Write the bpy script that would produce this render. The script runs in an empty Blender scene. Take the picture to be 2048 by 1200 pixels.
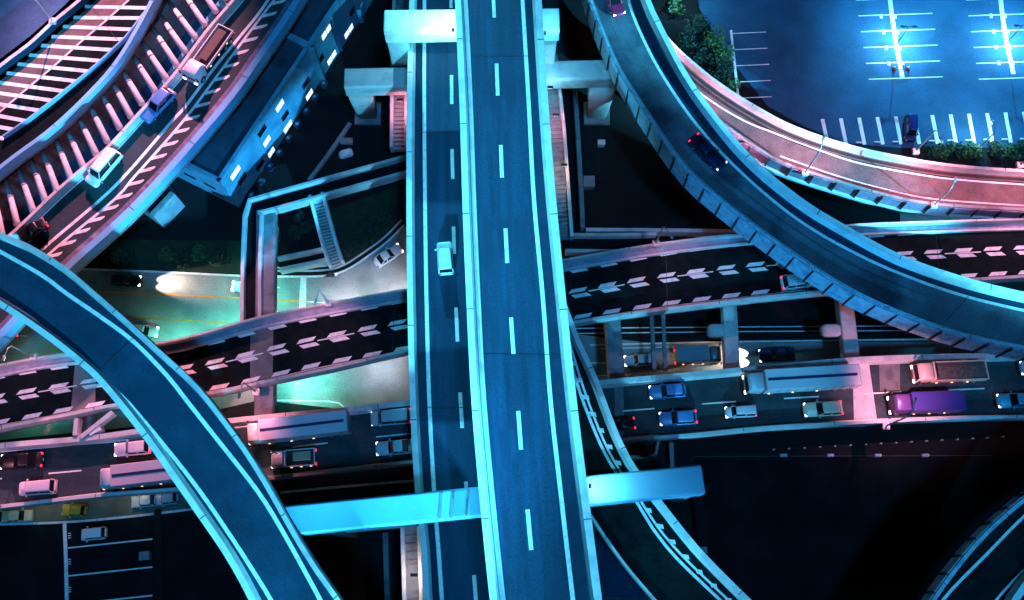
import bpy, bmesh, math, random
from mathutils import Vector, Matrix
random.seed(7)
R = math.radians
scene = bpy.context.scene
COL = scene.collection

# ------------------------------------------------------------------ camera
TILT, H, F = R(17.0), 120.0, 1900.0
cam = bpy.data.cameras.new('camera'); cam.sensor_width = 36.0
cam.lens = 36.0 * F / 2048.0; cam.clip_start = 1.0; cam.clip_end = 3000.0
co = bpy.data.objects.new('camera', cam); COL.objects.link(co)
co.location = (0, 0, H); co.rotation_euler = (TILT, 0, 0); scene.camera = co

# ------------------------------------------------------------------ sky, moonlight, exposure
SUN_DIR = Vector((0.22, -0.42, 1.0)).normalized()          # towards the light
w = bpy.data.worlds.new('World'); scene.world = w; w.use_nodes = True
nt = w.node_tree; bg = nt.nodes['Background']
sky = nt.nodes.new('ShaderNodeTexSky'); sky.sky_type = 'NISHITA'; sky.sun_disc = False
sky.sun_elevation = math.asin(SUN_DIR.z); sky.sun_rotation = math.atan2(SUN_DIR.x, SUN_DIR.y)
nt.links.new(sky.outputs[0], bg.inputs[0]); bg.inputs[1].default_value = 0.0015
sl = bpy.data.lights.new('moonlight', 'SUN'); sl.energy = 1.5; sl.angle = R(6); sl.color = (0.05, 0.42, 1.0)
so = bpy.data.objects.new('moonlight', sl); COL.objects.link(so)
so.rotation_euler = SUN_DIR.to_track_quat('Z', 'Y').to_euler()
scene.view_settings.view_transform = 'Standard'; scene.view_settings.look = 'None'
scene.view_settings.exposure = 0.0; scene.view_settings.gamma = 1.0
scene.cycles.max_bounces = 4; scene.cycles.diffuse_bounces = 2; scene.cycles.glossy_bounces = 2
scene.cycles.use_light_tree = True
scene.cycles.sample_clamp_indirect = 4.0

CYAN = (0.085, 0.64, 1.0); PINK = (1.0, 0.32, 0.46); MERC = (0.12, 1.0, 0.74); COOL = (0.50, 0.84, 1.0); WARM = (1.0, 0.80, 0.66)

# ------------------------------------------------------------------ helpers
def P(px, py, z=0.0):
    """point of the photograph -> the place at height z that it shows"""
    dx, dy = (px - 1024) / F, -(py - 600) / F
    y = dy * math.cos(TILT) + math.sin(TILT); zz = dy * math.sin(TILT) - math.cos(TILT)
    t = (z - H) / zz
    return Vector((dx * t, y * t, z))

def catmull(p, step=1.2):
    p = [Vector(q) for q in p]; out = []
    if len(p) == 2:
        n = max(1, int((p[1] - p[0]).length / step)); return [p[0].lerp(p[1], i / n) for i in range(n + 1)]
    for i in range(len(p) - 1):
        a = p[i - 1] if i else p[0] * 2 - p[1]
        b, c = p[i], p[i + 1]
        d = p[i + 2] if i + 2 < len(p) else c * 2 - b
        n = max(1, int((c - b).length / step))
        for k in range(n):
            t = k / n
            out.append(0.5 * (2 * b + (c - a) * t + (2 * a - 5 * b + 4 * c - d) * t * t + (3 * b - a - 3 * c + d) * t ** 3))
    out.append(p[-1]); return out

def resample(p, n):
    L = [0.0]
    for i in range(1, len(p)): L.append(L[-1] + (p[i] - p[i - 1]).length)
    out = []; j = 0
    for k in range(n):
        t = L[-1] * k / (n - 1)
        while j < len(p) - 2 and L[j + 1] < t: j += 1
        s = (t - L[j]) / max(1e-6, L[j + 1] - L[j]); out.append(p[j].lerp(p[j + 1], min(1, max(0, s))))
    return out

def normals(p):
    n = []
    for i in range(len(p)):
        d = p[min(i + 1, len(p) - 1)] - p[max(i - 1, 0)]; d.z = 0; d.normalize(); n.append(Vector((-d.y, d.x, 0)))
    return n

def tag(o, label=None, cat=None, group=None, kind=None):
    if label: o['label'] = label
    if cat: o['category'] = cat
    if group: o['group'] = group
    if kind: o['kind'] = kind
    return o

def empty(name, loc=(0, 0, 0), rz=0.0, label=None, cat=None, group=None):
    o = bpy.data.objects.new(name, None); COL.objects.link(o)
    o.location = loc; o.rotation_euler = (0, 0, rz); o.empty_display_size = 0.5
    return tag(o, label, cat, group)

class MB:
    def __init__(s): s.v = []; s.f = []; s.m = []; s.cm = 0
    def add(s, vs, fs):
        b = len(s.v); s.v += [tuple(x) for x in vs]; s.f += [tuple(i + b for i in f) for f in fs]; s.m += [s.cm] * len(fs); return s
    def quad(s, a, b, c, d): return s.add([a, b, c, d], [(0, 1, 2, 3)])
    def box(s, x0, x1, y0, y1, z0, z1):
        return s.add([(x0, y0, z0), (x1, y0, z0), (x1, y1, z0), (x0, y1, z0), (x0, y0, z1), (x1, y0, z1), (x1, y1, z1), (x0, y1, z1)],
                     [(3, 2, 1, 0), (4, 5, 6, 7), (0, 1, 5, 4), (1, 2, 6, 5), (2, 3, 7, 6), (3, 0, 4, 7)])
    def prism(s, base, top):
        n = len(base)
        return s.add(list(base) + list(top), [tuple(range(n - 1, -1, -1)), tuple(range(n, 2 * n))] + [(i, (i + 1) % n, n + (i + 1) % n, n + i) for i in range(n)])
    def loft(s, rings, caps=True):
        n = len(rings[0]); vs = [v for r in rings for v in r]; fs = []
        for k in range(len(rings) - 1):
            fs += [(k * n + i, k * n + (i + 1) % n, (k + 1) * n + (i + 1) % n, (k + 1) * n + i) for i in range(n)]
        if caps: fs += [tuple(range(n - 1, -1, -1)), tuple(range((len(rings) - 1) * n, len(rings) * n))]
        return s.add(vs, fs)
    def bar(s, a, b, wd, ht=None):
        """rectangular bar from a to b"""
        a, b = Vector(a), Vector(b); d = (b - a).normalized(); ht = ht or wd
        u = d.cross(Vector((0, 0, 1)));  u = u.normalized() if u.length > 1e-3 else Vector((1, 0, 0))
        v = u.cross(d).normalized(); q = [(-1, -1), (1, -1), (1, 1), (-1, 1)]
        return s.loft([[c + u * (x * wd / 2) + v * (y * ht / 2) for x, y in q] for c in (a, b)])
    def tube(s, pts, r0, r1=None, n=8):
        pts = [Vector(p) for p in pts]; r1 = r0 if r1 is None else r1; rings = []
        for i, p in enumerate(pts):
            d = (pts[min(i + 1, len(pts) - 1)] - pts[max(i - 1, 0)]).normalized()
            u = d.cross(Vector((0.31, 0.17, 0.93))).normalized(); v = d.cross(u)
            r = r0 + (r1 - r0) * i / max(1, len(pts) - 1)
            rings.append([p + (u * math.cos(a) + v * math.sin(a)) * r for a in [2 * math.pi * k / n for k in range(n)]])
        return s.loft(rings)
    def sweep(s, path, prof, closed=True):
        """profile of (offset to the left, height) along a path"""
        ns = normals(path); rings = [[p + n * o + Vector((0, 0, h)) for o, h in prof] for p, n in zip(path, ns)]
        return s.loft(rings, True)
    def strip(s, path, o0, o1, dz=0.0):
        ns = normals(path)
        for i in range(len(path) - 1):
            up = Vector((0, 0, dz))
            s.quad(path[i] + ns[i] * o0 + up, path[i + 1] + ns[i + 1] * o0 + up, path[i + 1] + ns[i + 1] * o1 + up, path[i] + ns[i] * o1 + up)
        return s
    def build(s, name, mats, parent=None, smooth=False, bevel=0.0):
        me = bpy.data.meshes.new(name); me.from_pydata(s.v, [], s.f)
        for m in (mats if isinstance(mats, (list, tuple)) else [mats]): me.materials.append(m)
        for p, mi in zip(me.polygons, s.m): p.material_index = mi
        bm = bmesh.new(); bm.from_mesh(me); bmesh.ops.recalc_face_normals(bm, faces=bm.faces); bm.to_mesh(me); bm.free()
        if smooth:
            for p in me.polygons: p.use_smooth = True
        o = bpy.data.objects.new(name, me); COL.objects.link(o)
        if parent: o.parent = parent
        if bevel:
            b = o.modifiers.new('bevel', 'BEVEL'); b.width = bevel; b.segments = 2; b.limit_method = 'ANGLE'
        return o

def rrect(cx, hx, hy, r, z, taper=0.0, n=3):
    """rounded rectangle ring round the z axis; taper narrows the front (+x)"""
    out = []
    for sx, sy, a0 in ((1, -1, -90), (1, 1, 0), (-1, 1, 90), (-1, -1, 180)):
        for k in range(n + 1):
            a = R(a0 + 90 * k / n); x = sx * (hx - r) + r * math.cos(a); y = sy * (hy - r) + r * math.sin(a)
            out.append(Vector((cx + x, y * (1 - taper * max(0, x / hx)), z)))
    return out

# ------------------------------------------------------------------ materials
def mat(name, c, rough=0.8, var=0.25, scale=1.5, fine=9.0, stretch=(1, 1, 1), spec=0.3, metal=0.0, bump=0.0, rot=0.0, c2=None, wear=None):
    m = bpy.data.materials.new(name); m.use_nodes = True; t = m.node_tree; b = t.nodes['Principled BSDF']
    b.inputs['Roughness'].default_value = rough; b.inputs['Metallic'].default_value = metal
    b.inputs['Specular IOR Level'].default_value = spec
    tc = t.nodes.new('ShaderNodeTexCoord'); mp = t.nodes.new('ShaderNodeMapping'); mp.inputs['Scale'].default_value = stretch; mp.inputs['Rotation'].default_value[2] = rot
    t.links.new(tc.outputs['Object'], mp.inputs['Vector'])
    n1 = t.nodes.new('ShaderNodeTexNoise'); n1.inputs['Scale'].default_value = scale; n1.inputs['Detail'].default_value = 5
    n2 = t.nodes.new('ShaderNodeTexNoise'); n2.inputs['Scale'].default_value = fine; n2.inputs['Detail'].default_value = 2
    t.links.new(mp.outputs[0], n1.inputs['Vector']); t.links.new(tc.outputs['Object'], n2.inputs['Vector'])
    n2.inputs['Roughness'].default_value = 0.8
    ad = t.nodes.new('ShaderNodeMath'); ad.operation = 'MULTIPLY_ADD'; t.links.new(n2.outputs[0], ad.inputs[0]); ad.inputs[1].default_value = 1.0; t.links.new(n1.outputs[0], ad.inputs[2])
    mr = t.nodes.new('ShaderNodeMapRange'); mr.inputs[1].default_value = 0.65; mr.inputs[2].default_value = 1.35
    mr.inputs[3].default_value = 1 - var; mr.inputs[4].default_value = 1 + var; t.links.new(ad.outputs[0], mr.inputs[0])
    mx = t.nodes.new('ShaderNodeVectorMath'); mx.operation = 'SCALE'; mx.inputs[0].default_value = c[:3]
    t.links.new(mr.outputs[0], mx.inputs['Scale'])
    col = mx.outputs[0]
    if c2:
        rp = t.nodes.new('ShaderNodeMapRange'); rp.inputs[1].default_value = 0.52; rp.inputs[2].default_value = 0.66
        n3 = t.nodes.new('ShaderNodeTexNoise'); n3.inputs['Scale'].default_value = wear or 0.35; n3.inputs['Detail'].default_value = 6
        t.links.new(tc.outputs['Object'], n3.inputs['Vector']); t.links.new(n3.outputs[0], rp.inputs[0])
        mm = t.nodes.new('ShaderNodeMix'); mm.data_type = 'RGBA'; mm.inputs['B'].default_value = (*c2[:3], 1)
        t.links.new(rp.outputs[0], mm.inputs['Factor']); t.links.new(col, mm.inputs['A']); col = mm.outputs['Result']
    t.links.new(col, b.inputs['Base Color'])
    if bump:
        bp = t.nodes.new('ShaderNodeBump'); bp.inputs['Strength'].default_value = bump; bp.inputs['Distance'].default_value = 0.03
        t.links.new(n2.outputs[0], bp.inputs['Height']); t.links.new(bp.outputs[0], b.inputs['Normal'])
    return m

def glow(name, c, s):
    m = bpy.data.materials.new(name); m.use_nodes = True; b = m.node_tree.nodes['Principled BSDF']
    b.inputs['Base Color'].default_value = (*c, 1); b.inputs['Emission Color'].default_value = (*c, 1); b.inputs['Emission Strength'].default_value = s
    m.cycles.emission_sampling = 'NONE'; return m

M = {}
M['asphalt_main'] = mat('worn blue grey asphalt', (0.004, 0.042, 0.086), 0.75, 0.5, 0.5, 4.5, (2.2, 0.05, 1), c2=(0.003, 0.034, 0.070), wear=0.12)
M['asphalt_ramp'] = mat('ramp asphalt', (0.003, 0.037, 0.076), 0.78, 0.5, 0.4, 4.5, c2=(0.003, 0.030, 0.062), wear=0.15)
M['asphalt_grey'] = mat('old grey asphalt', (0.100, 0.130, 0.160), 0.78, 0.45, 0.4, 4.5, c2=(0.045, 0.046, 0.062), wear=0.15)
M['asphalt_black'] = mat('fresh black asphalt', (0.0055, 0.0115, 0.0125), 0.9, 0.6, 0.6, 4.5, spec=0.04, c2=(0.008, 0.015, 0.016), wear=0.2)
M['asphalt_mid'] = mat('dark expressway asphalt', (0.030, 0.048, 0.054), 0.72, 0.5, 0.5, 4.5, (0.06, 2.0, 1), c2=(0.021, 0.036, 0.042), wear=0.2)
M['asphalt_ground'] = mat('street asphalt', (0.26, 0.26, 0.25), 0.85, 0.35, 0.35, 4.5, c2=(0.16, 0.19, 0.18), wear=0.22)
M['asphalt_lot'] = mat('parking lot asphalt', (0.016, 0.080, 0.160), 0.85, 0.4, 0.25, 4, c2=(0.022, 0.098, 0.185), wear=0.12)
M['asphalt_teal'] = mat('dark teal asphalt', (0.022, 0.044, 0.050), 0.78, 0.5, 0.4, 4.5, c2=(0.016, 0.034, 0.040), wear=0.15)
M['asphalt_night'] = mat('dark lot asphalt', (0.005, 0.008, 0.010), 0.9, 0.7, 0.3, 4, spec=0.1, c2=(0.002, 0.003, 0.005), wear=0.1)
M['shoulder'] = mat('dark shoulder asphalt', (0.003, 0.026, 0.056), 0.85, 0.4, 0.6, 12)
M['pave_pink'] = mat('reddish anti skid paving', (0.12, 0.085, 0.085), 0.85, 0.45, 0.7, 4.5)
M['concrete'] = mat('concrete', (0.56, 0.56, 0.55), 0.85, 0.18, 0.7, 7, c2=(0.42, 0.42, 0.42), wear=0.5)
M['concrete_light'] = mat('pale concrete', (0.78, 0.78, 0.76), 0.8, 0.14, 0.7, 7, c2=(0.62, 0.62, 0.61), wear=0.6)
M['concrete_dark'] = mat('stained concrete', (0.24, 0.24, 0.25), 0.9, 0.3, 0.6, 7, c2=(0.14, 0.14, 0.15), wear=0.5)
M['concrete_deck'] = mat('bare deck concrete', (0.17, 0.165, 0.165), 0.9, 0.3, 0.8, 9, c2=(0.12, 0.12, 0.12), wear=0.6)
M['steel_cyan'] = mat('painted steel girder', (0.16, 0.46, 0.66), 0.6, 0.10, 0.4, 5, spec=0.4, c2=(0.15, 0.44, 0.64), wear=0.3)
M['panel'] = mat('weathered noise panel', (0.36, 0.52, 0.62), 0.7, 0.35, 1.2, 7, c2=(0.20, 0.34, 0.46), wear=0.9)
M['panel_lilac'] = mat('lilac grey panel', (.20, .17, .25), .8, .35, 1.2, 6, c2=(.13, .12, .19), wear=.9)
M['shade_strip_brown'] = mat('brown shade strip', (.035, .026, .024), .9, .5, 1.5, 6)  # brown carries the shade beside the slip road parapet
M['panel_dark'] = mat('dark panel joint', (0.03, 0.04, 0.05), 0.8, 0.2)
M['paint'] = mat('white road paint', (0.80, 0.80, 0.78), 0.7, 0.14, 2.0, 12, c2=(0.62, 0.62, 0.6), wear=1.5)
M['paint_worn'] = mat('worn road paint', (0.62, 0.60, 0.60), 0.7, 0.25, 2.0, 12, c2=(0.42, 0.41, 0.42), wear=1.2)
M['paint_orange'] = mat('orange road paint', (0.80, 0.24, 0.03), 0.7, 0.2, 2.0, 12)
M['ground'] = mat('bare dark soil', (0.006, 0.007, 0.008), 0.95, 0.5, 0.2, 3, c2=(0.003, 0.004, 0.005), wear=0.06)
M['soil_pink'] = mat('dusty earth', (0.30, 0.22, 0.18), 0.95, 0.4, 0.6, 4)
M['grass'] = mat('dim grass', (0.014, 0.030, 0.018), 0.95, 0.6, 0.8, 5, c2=(0.022, 0.034, 0.016), wear=0.4)
M['roof'] = mat('dark flat roof', (0.035, 0.060, 0.095), 0.85, 0.35, 0.5, 6, c2=(0.014, 0.022, 0.036), wear=0.16)
M['wall'] = mat('building render', (0.12, 0.32, 0.42), 0.85, 0.3, 0.4, 4, c2=(0.07, 0.22, 0.32), wear=0.35)
M['metal'] = mat('galvanised steel', (0.38, 0.40, 0.42), 0.45, 0.15, 2, 9, metal=0.4)
M['metal_dark'] = mat('dark metal', (0.04, 0.045, 0.05), 0.5, 0.2, 2, 9, metal=0.3)
M['glass'] = mat('dark glass', (0.008, 0.009, 0.012), 0.08, 0.1, spec=0.6)
M['rubber'] = mat('tyre rubber', (0.012, 0.012, 0.013), 0.85, 0.2)
M['chassis'] = mat('truck chassis', (0.03, 0.03, 0.035), 0.7, 0.3)
M['leaf'] = mat('leaf green', (0.055, 0.115, 0.040), 0.8, 0.6, 3.0, 8, c2=(0.10, 0.14, 0.03), wear=1.1)
M['leaf_dark'] = mat('dark leaf', (0.020, 0.042, 0.028), 0.8, 0.6, 3.0, 8)
M['bark'] = mat('bark', (0.06, 0.045, 0.035), 0.9, 0.4, 4)
M['head'] = glow('lit headlamp', (0.95, 0.96, 1.0), 4.0)
M['tail'] = glow('lit tail lamp', (1.0, 0.02, 0.06), 2.2)
M['tail_off'] = mat('red lens', (0.35, 0.01, 0.02), 0.3, 0.05)
M['amber'] = glow('amber marker lamp', (1.0, 0.55, 0.25), 2.0)
M['lens_pink'] = glow('sodium lens', (1.0, 0.50, 0.36), 5.0)
M['lens_white'] = glow('white lens', (0.8, 0.95, 1.0), 6.0)
M['lens_green'] = glow('mercury lens', (0.5, 1.0, 0.8), 4.0)
M['window_lit'] = glow('lit window', (0.78, 0.97, 1.0), 1.3)
M['water'] = mat('dark water', (0.004, 0.007, 0.012), 0.25, 0.3)

def paintmat(name, c, rough=0.35):
    if name not in M: M[name] = mat(name, c, rough, 0.06, 0.5, 3, spec=0.5)
    return M[name]

# ------------------------------------------------------------------ lamps
def spot(parent, loc, target, watts, col, cone, blend=0.6, rad=0.15, scl=None):
    l = bpy.data.lights.new('lamp_light', 'SPOT'); l.energy = watts; l.color = col; l.spot_size = R(cone); l.spot_blend = blend; l.shadow_soft_size = rad
    o = bpy.data.objects.new('lamp_light', l); COL.objects.link(o); o.location = loc
    d = Vector(target) - Vector(loc); o.rotation_euler = (-d).to_track_quat('Z', 'Y').to_euler()
    if scl: o.scale = scl
    if parent: o.parent = parent; o.matrix_parent_inverse = Matrix.Translation(-Vector(parent.location))
    return o

def road_lamp(base, ht, arm, watts, col, lens, label, group, cone=150, pedestal=True):
    """base: foot of the pole; arm: horizontal Vector from the pole to the lantern"""
    base = Vector(base); arm = Vector(arm); t = empty('street_lamp', base, 0, label, 'street lamp', group)
    m = MB()
    if pedestal: m.loft([rrect(0, 0.42, 0.42, 0.1, -0.25), rrect(0, 0.42, 0.42, 0.1, 0.12), rrect(0, 0.28, 0.28, 0.1, 0.25)]).build('pedestal', M['concrete'], t)
    top = Vector((0, 0, ht)); pts = [(0, 0, 0.2), (0, 0, ht * 0.55), (0, 0, ht * 0.88), arm * 0.22 + Vector((0, 0, ht * 0.97)), arm * 0.9 + top]
    MB().tube(pts, 0.11, 0.06).build('pole', M['metal'], t, True)
    d = arm.normalized() if arm.length > 0.01 else Vector((1, 0, 0)); a = math.atan2(d.y, d.x)
    h = MB().loft([rrect(0, 0.26, 0.11, 0.05, -0.02), rrect(0, 0.36, 0.17, 0.08, 0.04), rrect(0, 0.30, 0.12, 0.06, 0.16)]).build('lantern', M['metal'], t, True)
    h.location = arm + top; h.rotation_euler = (0, 0, a)
    g = MB().loft([rrect(0, 0.24, 0.12, 0.05, -0.10), rrect(0, 0.30, 0.15, 0.06, -0.025)]).build('lens', lens, h)
    p = base + arm + top
    spot(t, p + Vector((0, 0, -0.2)), p + arm * 1.7 + Vector((0, 0, -ht)), watts, col, cone, 0.7)
    return t

def unseen_mast(loc, ht, targets, label):
    """added floodlight mast, out of view; targets: (point, watts, colour, cone, scale)"""
    t = empty('added_floodlight_mast', loc, 0, label, 'floodlight mast', 'added floodlight masts out of view')
    MB().tube([(0, 0, 0), (0, 0, ht * 0.5), (0, 0, ht)], 0.55, 0.22, 12).build('pole', M['metal'], t, True)
    MB().loft([rrect(0, 1.6, 1.6, 0.8, ht - 0.3), rrect(0, 1.6, 1.6, 0.8, ht + 0.05)]).build('ring', M['metal'], t)
    for i, (tp, wt, c, cone, sc_) in enumerate(targets):
        d = (Vector(tp) - Vector(loc)); d.z = 0; d.normalize()
        q = d * 1.9 + Vector((-d.y, d.x, 0)) * (i - (len(targets) - 1) / 2) * 0.9 + Vector((0, 0, ht - 0.5))
        fl = MB().box(-0.3, 0.3, -0.35, 0.35, -0.35, 0.3).build('floodlight', M['metal_dark'], t); fl.location = q; fl.rotation_euler = (0, 0, math.atan2(d.y, d.x))
        spot(t, Vector(loc) + q + d * 0.4, tp, wt, c, cone, 0.65, 1.2, sc_)
    return t

# ------------------------------------------------------------------ setting: ground, streets, lots
def poly(pts, z):
    m = MB(); m.add([Vector((p.x, p.y, z)) for p in pts], [tuple(range(len(pts)))]); return m
def sheet(name, px, z, m, label=None):
    o = poly([P(x, y, 0) for x, y in px], z).build(name, m); return tag(o, kind='structure')
def gline(mb, px, wd, z):
    p = catmull([P(x, y, z) for x, y in px], 1.0); mb.strip(p, -wd / 2, wd / 2); return mb

g = MB(); N = 24; S = 900
for i in range(N):
    for j in range(N):
        x0, x1 = -S + 2 * S * i / N, -S + 2 * S * (i + 1) / N; y0, y1 = -S + 2 * S * j / N, -S + 2 * S * (j + 1) / N
        g.quad((x0, y0, 0), (x1, y0, 0), (x1, y1, 0), (x0, y1, 0))
tag(g.build('ground', M['ground']), kind='structure')

street = [(-200, 560), (0, 548), (150, 537), (493, 552), (645, 552), (690, 540), (735, 512), (775, 482), (805, 452), (900, 470), (1010, 640), (1150, 668), (1300, 686), (1700, 684), (2300, 680),
          (2300, 745), (1700, 790), (1200, 850), (900, 880), (700, 820), (520, 800), (300, 850), (0, 880), (-200, 890)]
sheet('street', street, 0.012, M['asphalt_ground'])
st = MB(); Z = 0.026
gline(st, [(100, 536), (300, 543), (493, 552), (560, 553), (645, 552), (690, 541), (735, 513), (775, 483), (808, 450)], 0.28, Z)
gline(st, [(549, 535), (600, 536), (650, 532), (682, 525)], 0.16, Z)
gline(st, [(1145, 657), (1330, 655), (2048, 650)], 0.14, Z); gline(st, [(1150, 667), (1500, 663), (1830, 661)], 0.14, Z)
gline(st, [(1180, 690), (1350, 686), (1500, 683), (1900, 678)], 0.22, Z); gline(st, [(1200, 697), (1350, 694)], 0.16, Z)
gline(st, [(1178, 726), (1214, 726)], 0.16, Z); gline(st, [(1185, 752), (1262, 750)], 0.16, Z)
gline(st, [(600, 602), (655, 606), (700, 608)], 0.16, Z)
gline(st, [(520, 800), (660, 803), (678, 806), (692, 818)], 0.2, Z)
for a, b in (((545, 575), (560, 575)), ((545, 623), (556, 624)), ((485, 622), (494, 622)), ((592, 766), (600, 766)), ((590, 768), (600, 769)), ((0, 670), (55, 672))):
    gline(st, [a, b], 0.16, Z)
st.quad(P(601, 553, Z), P(613, 553, Z), P(611, 640, Z), P(597, 640, Z))
tag(st.build('street_markings', M['paint']), kind='structure')
so_ = MB(); gline(so_, [(170, 582), (350, 590), (493, 597), (599, 602)], 0.2, Z); gline(so_, [(262, 636), (360, 640), (470, 648)], 0.2, Z)
tag(so_.build('street_centre_lines', M['paint_orange']), kind='structure')
sheet('verge', [(150, 478), (480, 482), (493, 548), (150, 533)], 0.020, M['grass'])
sheet('verge', [(660, 420), (800, 370), (812, 440), (770, 478), (730, 506), (686, 528), (640, 538), (560, 540), (560, 530), (672, 500)], 0.020, M['grass'])
kb = MB(); kp = catmull([P(x, y, 0) for x, y in [(550, 542), (645, 541), (686, 531), (731, 503), (770, 474), (803, 440)]], 0.8)
kb.sweep(kp, [(-0.12, 0.012), (0.12, 0.012), (0.10, 0.15), (-0.12, 0.15)])
tag(kb.build('kerb', M['concrete']), kind='structure')

# upper right car park
lot = [(1385, -60), (1530, -60), (2300, -60), (2300, 300), (2048, 295), (1800, 296), (1690, 286), (1610, 254), (1535, 212), (1462, 120), (1400, 20)]
sheet('car_park', lot, 0.012, M['asphalt_lot'])
lm = MB()
for k in range(6):                                            # double rows under the two lamps
    y = 30 + 32.0 * k - 1.5 * k * 0.2
    for x0 in (1714, 1934):
        x = x0 + k * 5.1
        gline(lm, [(x - 2 + (0 if k else 0), y + 2 - 32), (x + 146, y - 3 - 32)], 0.13, 0.026)
gline(lm, [(1775, -40), (1788, 60), (1805, 156)], 0.62, 0.026); gline(lm, [(1997, -40), (2009, 60), (2027, 148)], 0.62, 0.026)
for k in range(14):                                           # single row along the hedge
    x = 1646 + 36.6 * k; gline(lm, [(x - 1, 238 - k * 1.3), (x + 10, 290 - k * 0.4)], 0.52, 0.026)
for k in range(5):
    y = 66 + 32.3 * k; gline(lm, [(1464 + 4 * k, y + 1), (1532 + 3 * k, y - 2)], 0.13, 0.026)
gline(lm, [(1462, 60), (1476, 190)], 0.35, 0.026)
tag(lm.build('car_park_markings', M['paint']), kind='structure')
# lower left car park
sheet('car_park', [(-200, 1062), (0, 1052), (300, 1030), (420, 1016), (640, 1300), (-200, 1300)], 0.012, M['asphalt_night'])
lm = MB(); gline(lm, [(129, 1047), (132, 1130), (134, 1230)], 0.45, 0.026)
for y in (1096, 1152, 1209): gline(lm, [(136, y), (305, y - 18)], 0.17, 0.026)
for y in (1072, 1124, 1180):
    for k in range(3): gline(lm, [(136, y - 5 + 4.5 * k), (142, y - 5.5 + 4.5 * k)], 0.1, 0.026)
tag(lm.build('car_park_markings', M['paint']), kind='structure')
sheet('service_lane', [(-200, 1022), (0, 1015), (200, 990), (420, 965), (470, 985), (330, 1028), (0, 1049), (-200, 1060)], 0.016, mat('lane paving', (0.10, 0.105, 0.08), 0.9, 0.4, 0.5, 8))
lm = MB(); gline(lm, [(-40, 1050), (150, 1043), (330, 1025), (470, 1006)], 0.28, 0.03)
gline(lm, [(560, 985), (700, 972), (830, 961)], 0.3, 0.03); gline(lm, [(580, 1013), (700, 1001), (810, 990)], 0.3, 0.03)
tag(lm.build('service_lane_markings', M['paint_worn']), kind='structure')
# yard at the lower right
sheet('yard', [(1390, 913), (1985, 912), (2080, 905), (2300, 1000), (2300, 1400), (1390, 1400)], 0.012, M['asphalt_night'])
lm = MB(); gline(lm, [(1390, 913), (1700, 912), (1985, 911)], 0.10, 0.03); gline(lm, [(1210, 1197), (1276, 1197)], 0.3, 0.03)
tag(lm.build('yard_edge_line', mat('faded edge paint', (.06, .06, .06), .9, .5)), kind='structure')
sheet('lane', [(1165, 1020), (1215, 1020), (1330, 1200), (1330, 1300), (1165, 1300)], 0.014, M['asphalt_ramp'])
sheet('earth_patch', [(1800, 424), (2060, 430), (2060, 452), (1800, 458)], 0.014, M['soil_pink'])
tag(MB().prism([P(x, y, 0) * 1.0 for x, y in [(-300, 330), (0, 118), (60, 72), (112, 26), (150, -10), (200, -80), (-300, -80)]], [P(x, y, 8.6) for x, y in [(-300, 330), (0, 118), (60, 72), (112, 26), (150, -10), (200, -80), (-300, -80)]]).build('terrace', M['asphalt_lot']), kind='structure')
sheet('cutting_floor', [(-160, 440), (0, 345), (130, 255), (250, 120), (320, -40), (480, -40), (330, 160), (200, 310), (40, 470)], 0.020, M['asphalt_lot'])

# ------------------------------------------------------------------ viaducts
def edges(px, z, shift=(0, 0)):
    return catmull([P(x + shift[0], y + shift[1], z) for x, y in px], 1.5)

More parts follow.
